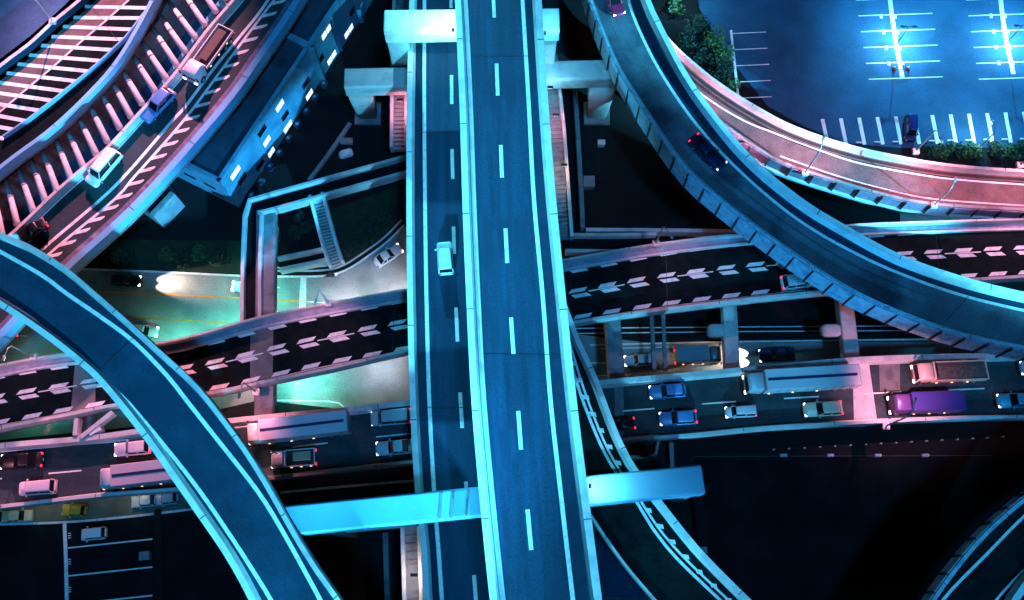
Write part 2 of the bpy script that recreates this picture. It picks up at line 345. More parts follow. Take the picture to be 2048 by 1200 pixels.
def extend(p, e):
    a = (p[0] - p[3]).normalized(); b = (p[-1] - p[-4]).normalized()
    return [p[0] + a * 1.5 * k for k in range(int(e[0] / 1.5), 0, -1)] + p + [p[-1] + b * 1.5 * k for k in range(1, int(e[1] / 1.5) + 1)]
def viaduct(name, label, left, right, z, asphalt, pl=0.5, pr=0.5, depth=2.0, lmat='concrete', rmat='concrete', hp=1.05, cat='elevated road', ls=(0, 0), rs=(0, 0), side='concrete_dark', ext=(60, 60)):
    """left / right: the parapets' outer top edges; returns the root and both edge paths at deck height"""
    if left[0][1] < left[-1][1] and abs(left[0][1] - left[-1][1]) > 8 * abs(left[0][0] - left[-1][0]): left, right = left[::-1], right[::-1]
    L = extend(edges(left, z + hp, ls), ext); Rr = extend(edges(right, z + hp, rs), ext); n = max(len(L), len(Rr)); L = resample(L, n); Rr = resample(Rr, n)
    dz = Vector((0, 0, hp)); L = [p - dz for p in L]; Rr = [p - dz for p in Rr]
    c = L[n // 2].lerp(Rr[n // 2], 0.5); t = empty(name, (0, 0, 0), 0, label, cat)
    d = MB(); D = Vector((0, 0, depth)); 
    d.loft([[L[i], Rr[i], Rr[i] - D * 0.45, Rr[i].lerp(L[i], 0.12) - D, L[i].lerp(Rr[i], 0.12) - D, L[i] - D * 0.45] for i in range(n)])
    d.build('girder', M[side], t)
    s = MB(); e = Vector((0, 0, 0.012))
    nl, nr = normals(L), normals(Rr)
    for i in range(n - 1):
        s.quad(L[i] + e - nl[i] * 0.15, Rr[i] + e + nr[i] * 0.15, Rr[i + 1] + e + nr[i + 1] * 0.15, L[i + 1] + e - nl[i + 1] * 0.15)
    s.build('road_surface', M[asphalt], t)
    MB().sweep(L, [(0, -0.5), (0.02, hp), (-pl * 0.8, hp), (-pl, 0.35), (-pl - 0.08, 0.0), (-pl - 0.08, -0.5)]).build('parapet', M[lmat], t, bevel=0.0)
    MB().sweep(Rr, [(0, -0.5), (-0.02, hp), (pr * 0.8, hp), (pr, 0.35), (pr + 0.08, 0.0), (pr + 0.08, -0.5)]).build('parapet', M[rmat], t, bevel=0.0)
    jt = MB(); ej = MB()
    for path, nn, w_, sg in ((L, nl, pl, -1), (Rr, nr, pr, 1)):
        acc = 4.0
        for i in range(1, n):
            acc += (path[i] - path[i - 1]).length
            if acc > 9.5:
                acc = 0; u_ = (path[i] - path[i - 1]).normalized() * 0.045; z_ = Vector((0, 0, hp + 0.008)); a_ = path[i] + z_; b_ = path[i] + nn[i] * sg * w_ * 0.8 + z_
                jt.quad(a_ - u_, b_ - u_, b_ + u_, a_ + u_)
    jt.build('parapet_joints', M['panel_dark'], t)
    acc = 20.0; z_ = Vector((0, 0, 0.042))
    for i in range(2, n - 2):
        acc += (L[i] - L[i - 1]).length
        if acc > 34:
            acc = 0; u_ = (L[i] - L[i - 1]).normalized() * 0.03; a_ = L[i] - nl[i] * (pl + .1) + z_; b_ = Rr[i] + nr[i] * (pr + .1) + z_
            ej.quad(a_ - u_, b_ - u_, b_ + u_, a_ + u_)
    ej.build('expansion_joints', M['metal_dark'], t)
    return t, L, Rr

def mark(t, z, name, items, m='paint'):
    b = MB()
    for px, wd in items:
        b.strip(catmull([P(x, y, z + 0.03) for x, y in px], 1.2), -wd / 2, wd / 2)
    return b.build(name, M[m], t)
def dashes(t, z, name, items):
    for it in items: mark(t, z, name, [it])
def band(t, z, name, path, o0, o1, m, dz=0.02):
    return MB().strip([Vector((p.x, p.y, z)) for p in path], o0, o1, dz).build(name, M[m], t)

# --- main carriageway, upper level (right)
ZR = 23.5
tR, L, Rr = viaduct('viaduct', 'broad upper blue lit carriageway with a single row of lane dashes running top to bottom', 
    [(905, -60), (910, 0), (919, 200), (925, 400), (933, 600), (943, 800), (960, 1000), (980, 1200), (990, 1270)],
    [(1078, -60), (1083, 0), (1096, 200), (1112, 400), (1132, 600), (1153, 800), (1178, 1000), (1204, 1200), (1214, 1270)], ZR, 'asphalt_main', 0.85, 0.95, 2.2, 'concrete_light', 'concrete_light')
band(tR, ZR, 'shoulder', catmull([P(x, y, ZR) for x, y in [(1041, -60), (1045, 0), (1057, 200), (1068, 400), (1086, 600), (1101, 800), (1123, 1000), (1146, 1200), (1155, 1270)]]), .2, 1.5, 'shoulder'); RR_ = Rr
MB().sweep(L, [(-0.95, 0.0), (-1.5, 0.0), (-1.45, 0.22), (-0.98, 0.26)]).build('kerb', M['concrete'], tR)
mark(tR, ZR, 'edge_line', [([(1041, -60), (1045, 0), (1057, 200), (1068, 400), (1086, 600), (1101, 800), (1123, 1000), (1146, 1200), (1155, 1270)], 0.44)])
dashes(tR, ZR, 'lane_dash', [([(985, -60), (987, -28)], .4), ([(986, -20), (988.5, 35)], .4), ([(993, 127), (995.5, 191)], .42), ([(1001.5, 290), (1004, 355)], .42), ([(1011, 457), (1014.5, 526)], .42),
     ([(1022, 635), (1027, 708)], .42), ([(1036.5, 822), (1042, 899)], .42), ([(1055, 1019), (1062.5, 1100)], .42)])
# --- main carriageway, lower level (left)
ZL = 14.0
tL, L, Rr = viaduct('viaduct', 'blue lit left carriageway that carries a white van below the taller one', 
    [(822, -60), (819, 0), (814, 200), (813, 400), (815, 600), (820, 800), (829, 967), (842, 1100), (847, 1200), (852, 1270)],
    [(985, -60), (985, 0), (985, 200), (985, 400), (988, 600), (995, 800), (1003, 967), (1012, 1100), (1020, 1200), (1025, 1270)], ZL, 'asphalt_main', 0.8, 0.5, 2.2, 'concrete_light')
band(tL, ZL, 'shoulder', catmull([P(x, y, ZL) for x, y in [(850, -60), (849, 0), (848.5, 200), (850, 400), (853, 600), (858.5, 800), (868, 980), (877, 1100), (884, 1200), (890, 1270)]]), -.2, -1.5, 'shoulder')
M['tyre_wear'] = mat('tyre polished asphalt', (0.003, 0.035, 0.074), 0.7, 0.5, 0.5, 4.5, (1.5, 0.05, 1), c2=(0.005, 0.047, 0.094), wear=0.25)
for o in (2.6, 4.4, 6.3): band(tL, ZL, 'tyre_wear', L, -o, -o - .55, 'tyre_wear', .017)
for o in (2.9, 4.7, 6.6, 8.2): band(tR, ZR, 'tyre_wear', RR_, o, o + .55, 'tyre_wear', .017)
mark(tL, ZL, 'edge_line', [([(850, -60), (849, 0), (848.5, 200), (850, 400), (853, 600), (858.5, 800), (868, 980), (877, 1100), (884, 1200), (890, 1270)], 0.44)])
dashes(tL, ZL, 'lane_dash', [([(902, -60), (902, 16)], .4), ([(903, 150), (903.5, 208)], .42), ([(904, 298), (905.5, 358)], .42), ([(907, 453), (908.5, 508)], .42), ([(912, 615), (915, 683)], .42),
     ([(920, 785), (924.5, 856)], .42), ([(931.5, 963), (933, 980)], .42), ([(948, 1150), (953, 1215)], .42)])
# --- left ramp
ZC = 23.5
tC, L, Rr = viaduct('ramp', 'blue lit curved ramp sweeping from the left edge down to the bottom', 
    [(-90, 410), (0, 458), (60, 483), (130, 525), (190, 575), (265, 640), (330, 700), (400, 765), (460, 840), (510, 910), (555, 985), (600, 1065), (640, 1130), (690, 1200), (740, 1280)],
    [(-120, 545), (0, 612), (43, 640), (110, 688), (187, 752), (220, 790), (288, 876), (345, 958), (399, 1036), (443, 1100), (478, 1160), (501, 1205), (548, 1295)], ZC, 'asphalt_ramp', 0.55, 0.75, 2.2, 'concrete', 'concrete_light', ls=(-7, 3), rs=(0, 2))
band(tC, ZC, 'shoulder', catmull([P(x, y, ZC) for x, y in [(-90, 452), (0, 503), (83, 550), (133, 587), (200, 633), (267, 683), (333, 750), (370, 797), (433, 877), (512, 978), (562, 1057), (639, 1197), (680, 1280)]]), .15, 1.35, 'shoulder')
mark(tC, ZC, 'edge_line', [([(-90, 452), (0, 503), (83, 550), (133, 587), (200, 633), (267, 683), (333, 750), (370, 797), (433, 877), (512, 978), (562, 1057), (639, 1197), (680, 1280)], 0.42)])
mark(tC, ZC, 'edge_line', [([(-90, 542), (0, 598), (67, 640), (110, 680), (200, 757), (250, 799), (333, 897), (400, 983), (467, 1081), (512, 1151), (542, 1200), (588, 1280)], 0.40)])
# --- right ramp
ZD = 14.0
rampR = [(1165, -80), (1185, -20), (1200, 22), (1224, 83), (1251, 140), (1307, 227), (1357, 300), (1407, 357), (1464, 405), (1536, 460), (1636, 530), (1723, 582), (1823, 626), (1936, 664), (2048, 688), (2150, 705)]
tD, L, Rr = viaduct('ramp', 'curved ramp with panelled outer face crossing from the top to the right edge', 
    [(1270, -90), (1301, 0), (1324, 50), (1377, 150), (1441, 240), (1511, 320), (1606, 398), (1689, 449), (1803, 510), (1936, 556), (2048, 584), (2160, 605)], rampR, ZD, 'asphalt_grey', 0.85, 0.4, 2.4, 'concrete_light', 'panel', rs=(-9, 8), side='panel_dark')
mark(tD, ZD, 'edge_line', [([(1235, -70), (1257, 0), (1274, 50), (1317, 137), (1384, 237), (1457, 320), (1546, 401), (1629, 461), (1736, 519), (1836, 561), (1936, 594), (2048, 621), (2150, 640)], 0.36)])
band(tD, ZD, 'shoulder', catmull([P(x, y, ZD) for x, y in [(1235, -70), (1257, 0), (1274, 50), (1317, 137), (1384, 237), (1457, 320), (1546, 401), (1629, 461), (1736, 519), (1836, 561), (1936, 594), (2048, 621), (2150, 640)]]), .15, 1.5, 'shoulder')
def panels(t, path, z, pitch=2.3, top=1.0, bot=-2.6, side=-1, m='panel'):
    ns = normals(path); b = MB(); j = MB(); acc = 0.0; last = 0
    for i in range(1, len(path)):
        acc += (path[i] - path[i - 1]).length
        if acc >= pitch:
            a, c = path[last], path[i]; n = ns[i] * side; d = (c - a).normalized() * 0.12
            dv = random.uniform(-0.12, 0.12)
            q = [a + d + n * 0.10, c - d + n * 0.10]
            b.loft([[q[0] + Vector((0, 0, bot + dv)), q[1] + Vector((0, 0, bot + dv)), q[1] + Vector((0, 0, top)), q[0] + Vector((0, 0, top))],
                    [v + n * 0.10 for v in (q[0] + Vector((0, 0, bot + dv)), q[1] + Vector((0, 0, bot + dv)), q[1] + Vector((0, 0, top)), q[0] + Vector((0, 0, top)))]])
            j.bar(c + n * 0.32 + Vector((0, 0, bot - 0.15)), c + n * 0.32 + Vector((0, 0, top + 0.10)), 0.11, 0.22)
            last = i; acc = 0
    b.build('facing_panels', M[m], t); j.build('panel_posts', M['panel_dark'], t)
panels(tD, catmull(Rr, 0.5), ZD)
rl = MB(); rp = [p - n * -0.2 + Vector((0, 0, 1.5)) for p, n in zip(Rr, normals(Rr))]; rl.tube(rp, 0.05)
for p in rp[::2]: rl.bar(p - Vector((0, 0, 0.5)), p, 0.07)
rl.build('handrail', M['metal'], tD)
# --- pink ramp, upper right
ZP = 8.0
tP, L, Rr = viaduct('ramp', 'pink lit curved slip road beside the upper right car park', 
    [(1250, -90), (1290, 0), (1327, 60), (1370, 105), (1441, 163), (1536, 222), (1603, 254), (1703, 287), (1803, 309), (1903, 325), (2048, 336), (2160, 340)],
    [(1310, 60), (1380, 180), (1440, 245), (1536, 312), (1586, 335), (1669, 362), (1769, 391), (1869, 410), (2048, 421), (2160, 426)], ZP, 'pave_pink', 0.45, 0.45, 2.2, 'concrete', 'concrete_dark', ls=(0, 3), rs=(0, 0), side='concrete_dark', ext=(0, 60))
mark(tP, ZP, 'edge_line', [([(1300, 30), (1377, 160), (1424, 203), (1491, 243), (1536, 261), (1603, 287), (1703, 322), (1803, 343), (1903, 358), (2048, 369), (2150, 374)], 0.24)])
mark(tP, ZP, 'edge_line', [([(1560, 312), (1669, 350), (1769, 378), (1869, 398), (2048, 411), (2150, 415)], 0.2)], 'paint_worn')
band(tP, ZP, 'shoulder', L, -0.7, -1.75, 'shade_strip_brown')  # dark strip: shade along the parapet put into the colour
MB().sweep(L, [(-1.2, 0.0), (-1.4, 0.0), (-1.4, 0.18), (-1.2, 0.2)]).build('kerb', M['pave_pink'], tP)
MB().sweep(Rr, [(-0.25, -1.15), (0.0, -1.15), (0.0, -0.95), (-0.5, -0.95), (-0.5, -1.15)]).build('ledge', M['concrete'], tP)
MB().sweep(Rr, [(-0.10, -2.2), (0.0, -2.2), (0.0, -1.2), (-0.10, -1.2)]).build('fascia', M['steel_cyan'], tP)
panels(tP, catmull(Rr, 0.5), ZP, 2.4, 0.95, -0.9, m='panel_lilac')
# --- middle road
ZM = 7.0
midU = [(-200, 768), (0, 728), (113, 708), (333, 682), (512, 634), (645, 607), (812, 577), (970, 546), (1127, 518), (1307, 487), (1484, 466), (1693, 449), (1823, 443), (2048, 436), (2200, 432)]
midL = [(-200, 900), (0, 858), (150, 829), (230, 812), (417, 789), (512, 769), (645, 742), (817, 703), (980, 676), (1147, 647), (1257, 630), (1424, 609), (1536, 596), (1669, 583), (1840, 569), (1996, 558), (2048, 555), (2200, 548)]
tM, L, Rr = viaduct('viaduct', 'black asphalt road with pink deceleration dashes crossing under the main carriageways', midU, midL, ZM, 'asphalt_black', 0.32, 0.42, 2.0, 'concrete', 'concrete')
el = [(-200, 789), (0, 748), (130, 727), (333, 700), (545, 650), (645, 628), (812, 595), (970, 566), (1129, 540), (1324, 503), (1507, 480), (1723, 467), (1880, 458), (2048, 452), (2200, 448)]
er = [(-200, 893), (0, 852), (230, 810), (417, 785), (545, 758), (645, 735), (817, 703), (980, 672), (1147, 643), (1320, 616), (1536, 590), (1669, 576), (1963, 557), (2048, 552), (2200, 545)]
er = [(x, y - 1) for x, y in er]
mark(tM, ZM, 'edge_line', [(el, 0.2)]); mark(tM, ZM, 'edge_line', [(er, 0.16)], 'paint_worn')
pe, pr_ = catmull([P(x, y, ZM) for x, y in el], .4), catmull([P(x, y, ZM) for x, y in er], .4)
n_ = 1600; pe = resample(pe, n_); pr_ = resample(pr_, n_); pc = [a.lerp(b, 0.49) for a, b in zip(pe, pr_)]
Lc = sum((pc[i] - pc[i - 1]).length for i in range(1, n_)); pitch = 3.78; dm = MB(); cl = MB()
def along(path, k):                                           # point and direction by distance
    i = max(0, min(n_ - 2, int(k / Lc * (n_ - 1)))); d = (path[i + 1] - path[i]).normalized(); return path[i], d, Vector((-d.y, d.x, 0))
off = (P(547, 703, ZM) - pc[0]).length % pitch
def para(p, d, nn, o0, o1, sh, ln=2.05):
    e = Vector((0, 0, 0.03)); a = p + nn * o0 - d * ln / 2 + e; b = p + nn * o0 + d * ln / 2 + e
    dm.quad(a, b, b + nn * (o1 - o0) + d * sh, a + nn * (o1 - o0) + d * sh)
k = off + 0.2; q = 0
while k < Lc - 2:
    p, d, nn = along(pc, k)
    para(p, d, nn, 0.12, 0.60, 0.5); para(p + d * .25, d, nn, -0.12, -0.60, 0.5)
    if q % 3 != 0:
        e = Vector((0, 0, 0.035)); 
        if q % 3 == 1: cl.strip([p - d * 2.2 + e, p + d * 2.4 + e], -0.07, 0.07)
    p, d, nn = along(pe, k); para(p, d, nn, -0.14, -0.62, 0.45)
    p, d, nn = along(pr_, k + 0.6); para(p, d, nn, 0.16, 0.66, 0.5)
    k += pitch; q += 1
dm.build('deceleration_dashes', M['paint'], tM); cl.build('centre_line', M['paint'], tM)
MB().sweep(L, [(-1.08, 0.0), (-1.36, 0.0), (-1.32, 0.40), (-1.08, 0.44)]).build('kerb', M['concrete'], tM)
MB().sweep(L, [(-0.42, 0.0), (-1.06, 0.0), (-1.06, 0.30), (-0.42, 0.34)]).build('cable_trough', mat('lilac grey trough cover', (.26, .28, .40), .8, .35, 1.5, 8, c2=(.38, .36, .46), wear=.6), tM)
# --- lower road
ZQ = 7.0
lowU = [(-200, 908), (0, 886), (167, 872), (320, 852), (522, 830), (685, 815), (819, 801), (1000, 782), (1184, 762), (1349, 747), (1536, 730), (1703, 715), (1849, 709), (2048, 705), (2200, 703)]
lowL = [(-200, 1037), (0, 1016), (200, 993), (377, 979), (552, 958), (825, 926), (1040, 904), (1251, 883), (1391, 872), (1536, 858), (1736, 847), (1903, 839), (2048, 836), (2200, 833)]
tQ, L, Rr = viaduct('viaduct', 'busy two lane expressway full of cars and lorries crossing below the main carriageways', lowU, lowL, ZQ, 'asphalt_mid', 0.75, 0.45, 2.0, 'concrete', 'concrete')
mark(tQ, ZQ, 'edge_line', [([(-200, 922), (0, 903), (150, 889), (283, 877), (692, 828), (819, 811), (1000, 793), (1190, 773), (1349, 757), (1536, 741), (1703, 727), (1849, 719), (2048, 717), (2200, 714)], 0.22)])
mark(tQ, ZQ, 'edge_line', [([(-200, 1030), (0, 1011), (200, 987), (377, 974), (544, 953), (822, 921), (1040, 898), (1247, 876), (1391, 865), (1536, 852), (1736, 840), (2048, 829), (2200, 826)], 0.2)])
dashes(tQ, ZQ, 'lane_dash', [(p, .17) for p in ([(-60, 960), (4, 957)], [(97, 947), (163, 941)], [(340, 920), (405, 912)], [(584, 894), (655, 886)], [(752, 874), (822, 867)], [(1080, 838), (1150, 832)], [(1246, 822), (1309, 817)], [(1404, 808), (1472, 803)], [(1568, 797), (1638, 793)], [(1728, 788), (1803, 783)], [(1896, 780), (1969, 777)], [(2048, 774), (2120, 771)])])
# connecting strut of the two parapets where the roads part
ns_ = empty('barrier_nose', (0, 0, 0), 0, 'short triangular concrete barrier joining the two crossing roads beside the curved ramp', 'barrier')
b = MB(); b.bar(P(157, 838, ZM + .6), P(154, 872, ZM + .6), .5, 1.2); b.build('cross_wall', M['concrete'], ns_)
b = MB(); b.bar(P(165, 876, ZM + .62), P(228, 826, ZM + .62), .5, 1.2); b.build('slanted_wall', M['concrete'], ns_)
b = MB(); b.bar(P(182, 868, ZM + .5), P(204, 856, ZM + .5), .7, 1.3); b.build('end_block', M['concrete_light'], ns_)
# bare concrete deck strips over the piers
def deck_strip(t, z, quad, m='concrete_deck'):
    MB().quad(*[P(x, y, z + 0.018) for x, y in quad]).build('deck_strip', M[m], t)
deck_strip(tM, ZM, [(150, 726), (192, 722), (190, 821), (141, 829)]); deck_strip(tM, ZM, [(501, 663), (547, 652), (545, 757), (500, 767)])
deck_strip(tQ, ZQ, [(1705, 729), (1738, 727), (1754, 839), (1708, 841)], 'concrete'); deck_strip(tQ, ZQ, [(497, 856), (532, 852), (548, 952), (500, 956)])
deck_strip(tQ, ZQ, [(1228, 772), (1247, 770), (1248, 872), (1232, 874)])
deck_strip(tQ, ZQ, [(1758, 724), (1800, 722), (1800, 780), (1760, 782)], 'concrete_deck')
# --- ramp emerging under the main carriageway, lower right
ZE = 12.6
outE = [(1095, 480), (1120, 570), (1147, 645), (1160, 680), (1176, 713), (1197, 760), (1218, 818), (1243, 880), (1275, 939), (1325, 1003), (1397, 1093), (1482, 1180), (1560, 1255)]
inE = [(1000, 500), (1030, 640), (1060, 760), (1095, 860), (1130, 950), (1179, 1030), (1242, 1122), (1314, 1208), (1390, 1290)]
tE, L, Rr = viaduct('ramp', 'dark slip road with toothed edge line emerging below the wide blue beam at lower right', outE, inE, ZE, 'asphalt_black', 0.72, 0.3, 2.0, 'concrete_light', 'concrete', ext=(0, 60))
mark(tE, ZE, 'edge_line', [([(1100, 560), (1125, 660), (1155, 770), (1197, 880), (1231, 943), (1274, 1005), (1305, 1056), (1352, 1115), (1437, 1197), (1500, 1255)], 0.34), ([(1108, 560), (1133, 660), (1165, 770), (1207, 880), (1241, 943), (1282, 1003), (1314, 1052), (1362, 1109), (1447, 1191), (1510, 1250)], 0.26)])
b = MB()
for x, y in [(1144, 726), (1157, 760), (1170, 794), (1184, 828), (1200, 860), (1217, 893), (1234, 925), (1252, 955), (1272, 988), (1295, 1020), (1319, 1052), (1343, 1083), (1370, 1113), (1397, 1143), (1426, 1171), (1456, 1200)]:
    b.quad(*[P(x + u, y + v, ZE + .034) for u, v in ((-7, -5), (7, -3), (9, 6), (-3, 4))])
b.build('edge_teeth', M['paint'], tE)
# --- ramp at the lower right corner
ZF = 12.0
tF, L, Rr = viaduct('ramp', 'curved ramp cutting across the lower right corner of the interchange', [(1790, 1340), (1850, 1222), (1900, 1148), (1965, 1070), (2048, 996), (2160, 920)], [(1960, 1360), (2030, 1216), (2070, 1160), (2140, 1090), (2220, 1040)], ZF, 'asphalt_black', 0.5, 0.9, 2.4, 'panel', 'concrete_light', side='panel_dark')
mark(tF, ZF, 'edge_line', [([(1850, 1260), (1886, 1200), (1925, 1157), (1969, 1113), (2048, 1033), (2120, 975)], 0.32)])
mark(tF, ZF, 'edge_line', [([(1950, 1270), (1993, 1200), (2048, 1141), (2110, 1090)], 0.26)])
panels(tF, catmull(L, 0.5), ZF, 2.4, 0.95, -1.2, side=1)

# --- lorry road, upper left
ZT = 12.0
tT, L, Rr = viaduct('viaduct', 'lorry road with toothed edge line beside the long office block at upper left', 
    [(-150, 640), (-40, 520), (27, 460), (107, 383), (160, 337), (213, 293), (277, 223), (333, 163), (357, 133), (413, 57), (463, 0), (520, -70)],
    [(-20, 700), (60, 615), (147, 530), (260, 428), (368, 312), (468, 194), (520, 120), (566, 54), (600, 0), (650, -80)], ZT, 'asphalt_teal', 0.45, 1.0, 2.2, 'concrete', 'steel_cyan')
leak_wall = MB().sweep(L, [(-0.3, -ZT), (-0.9, -ZT), (-0.9, -2.25), (-0.3, -2.25)]); tag(leak_wall.build('retaining_wall', M['concrete_dark']), 'added dark wall under the near edge of the lorry road, blocking stray light', 'wall')  # added wall that stops pink light leaking through the cutting
band(tT, ZT, 'rail_kerb', L, -0.6, -0.8, 'concrete_light', 0.05)
e1 = [(-10, 592), (83, 500), (200, 400), (260, 340), (346, 240), (367, 218), (433, 130), (512, 34), (536, 0), (590, -75)]
e2 = [(10, 596), (98, 508), (230, 398), (262, 361), (368, 240), (450, 130), (500, 63), (548, 0), (605, -75)]
mark(tT, ZT, 'edge_line', [(e1, 0.4)]); mark(tT, ZT, 'edge_line', [(e2, 0.34)])
b = MB(); p2 = resample(catmull([P(x, y, ZT) for x, y in e2], .3), 900); acc = 0
for i in range(1, 900):
    acc += (p2[i] - p2[i - 1]).length
    if acc > 2.12:
        acc = 0; p = p2[i] + Vector((0, 0, .034)); d = Vector((0.965, 0.26, 0)); u = Vector((0.30, 0.62, 0)) * 0.42
        b.add([p - u, p - u + d * 1.75, p + d * 2.05, p + u + d * 1.95, p + u], [(0, 1, 2, 3, 4)])
b.build('edge_teeth', M['paint'], tT)
MB().strip([Vector((p.x, p.y, ZT)) for p in Rr], 1.1, 2.0, 0.02).build('shoulder', mat('purple worn shoulder', (0.15, 0.13, 0.20), 0.85, 0.5, 1.2, 8, c2=(0.26, 0.22, 0.26), wear=0.8), tT)
# --- hatched road, upper left corner
ZH = 10.0
tH, L, Rr = viaduct('viaduct', 'pink lit road with broad white bars across it in the upper left corner', 
    [(-140, 245), (0, 130), (60, 85), (110, 38), (160, -2), (230, -70)], [(-160, 480), (0, 338), (100, 263), (180, 188), (240, 118), (300, 14), (340, -70)], ZH, 'asphalt_black', 0.22, 0.6, 2.0, 'shoulder', 'steel_cyan')
MB().sweep(L, [(0.08, 1.06), (0.08, 1.16), (-0.34, 1.16), (-0.34, 1.06)]).build('coping', M['concrete'], tH)
band(tH, ZH, 'shoulder', L, -0.3, -1.0, 'shoulder')  # dark strip painted as the shadow inside the left parapet
bar_l = [(193, -7), (170, 13), (147, 35), (126, 53), (103, 73), (82, 91), (58, 110), (35, 128), (13, 146), (-9, 164), (-31, 182), (-53, 200), (-75, 218), (-98, 237), (-120, 256)]
bar_r = [(312, -5), (297, 16), (280, 36), (263, 59), (247, 79), (225, 100), (202, 122), (178, 143), (154, 163), (129, 183), (106, 202), (80, 222), (53, 243), (28, 260), (3, 277)]
MB().sweep(catmull([P(x + 7, y, ZH) for x, y in bar_r[::-1]], 1.0), [(-.10, 0), (.10, 0), (.10, .7), (-.10, .7)]).build('inner_rail', M['steel_cyan'], tH)
pk = MB(); sp = [(290, -30), (257, 0), (215, 38), (160, 85), (110, 130), (55, 176), (0, 223), (-60, 270), (-140, 335)]
lf = [(180, -30), (150, 8), (110, 44), (62, 90), (36, 110), (0, 142), (-40, 172), (-90, 212), (-170, 280)]
for i in range(len(sp) - 1):
    pk.quad(P(*lf[i], ZH + .02), P(*sp[i], ZH + .02), P(*sp[i + 1], ZH + .02), P(*lf[i + 1], ZH + .02))
pk.build('reddish_paving', M['pave_pink'], tH)
dashes(tH, ZH, 'cross_bar', [([a, (c[0] + 5, c[1])], 0.52) for a, c in zip(bar_l, bar_r)]); mark(tH, ZH + .004, 'edge_line', [(sp, 0.26)], 'paint_worn')

# struts bracing the open cutting between the two upper left roads
strut_b = [(-24, 492), (4, 470), (34, 448), (66, 421), (90, 400), (115, 383), (143, 360), (167, 335), (192, 308), (215, 284), (240, 257), (262, 234), (284, 208), (310, 182), (333, 158), (354, 131), (371, 104), (391, 76), (410, 50), (432, 24), (452, -2)]
strut_t = [(-38, 402), (-14, 376), (11, 352), (35, 331), (60, 312), (81, 290), (107, 266), (129, 247), (151, 221), (172, 196), (195, 171), (217, 149), (238, 129), (260, 102), (279, 77), (302, 51), (318, 28), (338, 4), (362, -22), (385, -48), (408, -70)]
for i, (a, c) in enumerate(zip(strut_b, strut_t)):
    lab = 'pale tapered concrete strut between the upper left roads, one of a long slanting row'
    t = empty('bracing_strut', P(a[0], a[1], ZT - 0.3), 0, lab, 'strut', 'row of struts bracing the upper left cutting')
    A = Vector((0, 0, 0)); B = P(c[0], c[1], 7.0) - P(a[0], a[1], ZT - 0.3); d = (B - A).normalized(); u = Vector((d.y, -d.x, 0)).normalized(); v = u.cross(d)
    rings = [[A + B * s + (u * math.cos(x) * w_ + v * math.sin(x) * w_ * 0.8) for x in [math.pi * 2 * k / 10 for k in range(10)]] for s, w_ in ((0, .44), (.5, .37), (1, .30))]
    MB().loft(rings).build('beam', M['concrete'], t, True)
    MB().loft([[A + B * s + (u * math.cos(x) + v * math.sin(x)) * 0.405 for x in [math.pi * 2 * k / 10 for k in range(10)]] for s in (0.52, 0.545)]).build('collar', M['concrete_dark'], t)
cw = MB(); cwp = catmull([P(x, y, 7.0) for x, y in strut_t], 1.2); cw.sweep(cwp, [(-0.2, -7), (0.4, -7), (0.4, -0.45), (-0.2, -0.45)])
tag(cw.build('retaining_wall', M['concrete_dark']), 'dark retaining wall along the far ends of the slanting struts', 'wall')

# ------------------------------------------------------------------ piers
def beam(mb, a, b, wd, ht, ztop):
    """a, b: end points of the beam's top centre line (pixels)"""
    A, B = P(a[0], a[1], ztop), P(b[0], b[1], ztop); d = (B - A).normalized(); n = Vector((-d.y, d.x, 0)) * wd / 2; Z_ = Vector((0, 0, ht)); k = Vector((0, 0, .18))
    r = []
    for p, s in ((A, 1), (B, -1)):
        e = d * 0.18 * s
        r.append([p - n - Z_, p + n - Z_, p + n - k * 1.5, p + n * 0.9, p - n * 0.9, p - n - k * 1.5])
    mb.loft(r); return A, B, d

def column(mb, p, ztop, zbot, hx, hy, tap=0.85):
    mb.loft([[Vector((p.x + x, p.y + y, z)) for x, y in [(q.x, q.y) for q in rrect(0, hx * s, hy * s, 0.35, 0)]] for z, s in ((zbot, tap), (zbot + (ztop - zbot) * .6, 0.93), (ztop, 1.0))])

t = empty('portal_pier', (0, 0, 0), 0, 'two tier concrete portal pier lit almost white at the top of the main carriageways', 'bridge pier')
m = MB(); beam(m, (768, 42), (1119, 38), 3.3, 2.2, 21.2); m.build('upper_beam', M['concrete_light'], t, bevel=0.12)
m = MB(); beam(m, (688, 155), (960, 150), 2.9, 2.3, 11.7); m.build('lower_beam', M['concrete'], t, bevel=0.12)
m = MB(); beam(m, (960, 143), (1250, 137), 2.9, 2.3, 11.7); m.build('lower_beam', M['concrete'], t, bevel=0.12)
for px, ztop, zbot, hx, hy, mm in ((792, 19.1, 9.6, 1.5, 1.5, 'concrete'), (1098, 19.1, 9.6, 1.1, 1.5, 'concrete')):
    p = P(px, 44, 19.1); m = MB(); column(m, p, 19.1, 9.4, hx, hy, 0.95); m.build('column', M[mm], t, True)
for px in (716, 1205):
    p = P(px, 160, 9.4); m = MB(); column(m, p, 9.5, 0, 1.75, 1.35, 0.72); m.build('column', M['concrete'], t, True)
    MB().box(p.x - 1.8, p.x + 1.8, p.y - 1.7, p.y + 1.7, 0, 0.5).build('footing', M['concrete_dark'], t)
t = empty('portal_pier', (0, 0, 0), 0, 'wide smooth blue beam pier crossing over the left carriageway near the bottom', 'bridge pier')
m = MB(); A, B, d = beam(m, (560, 1042), (1407, 958), 3.0, 2.2, 21.2); m.build('upper_beam', M['steel_cyan'], t, bevel=0.1)
m = MB(); beam(m, (612, 1048), (838, 1026), 2.6, 2.0, 11.6); m.build('lower_beam', M['concrete_light'], t, bevel=0.1)
m = MB(); beam(m, (1166, 990), (1378, 972), 2.0, 1.6, 13.5); m.build('lower_beam', M['concrete_light'], t, bevel=0.1)
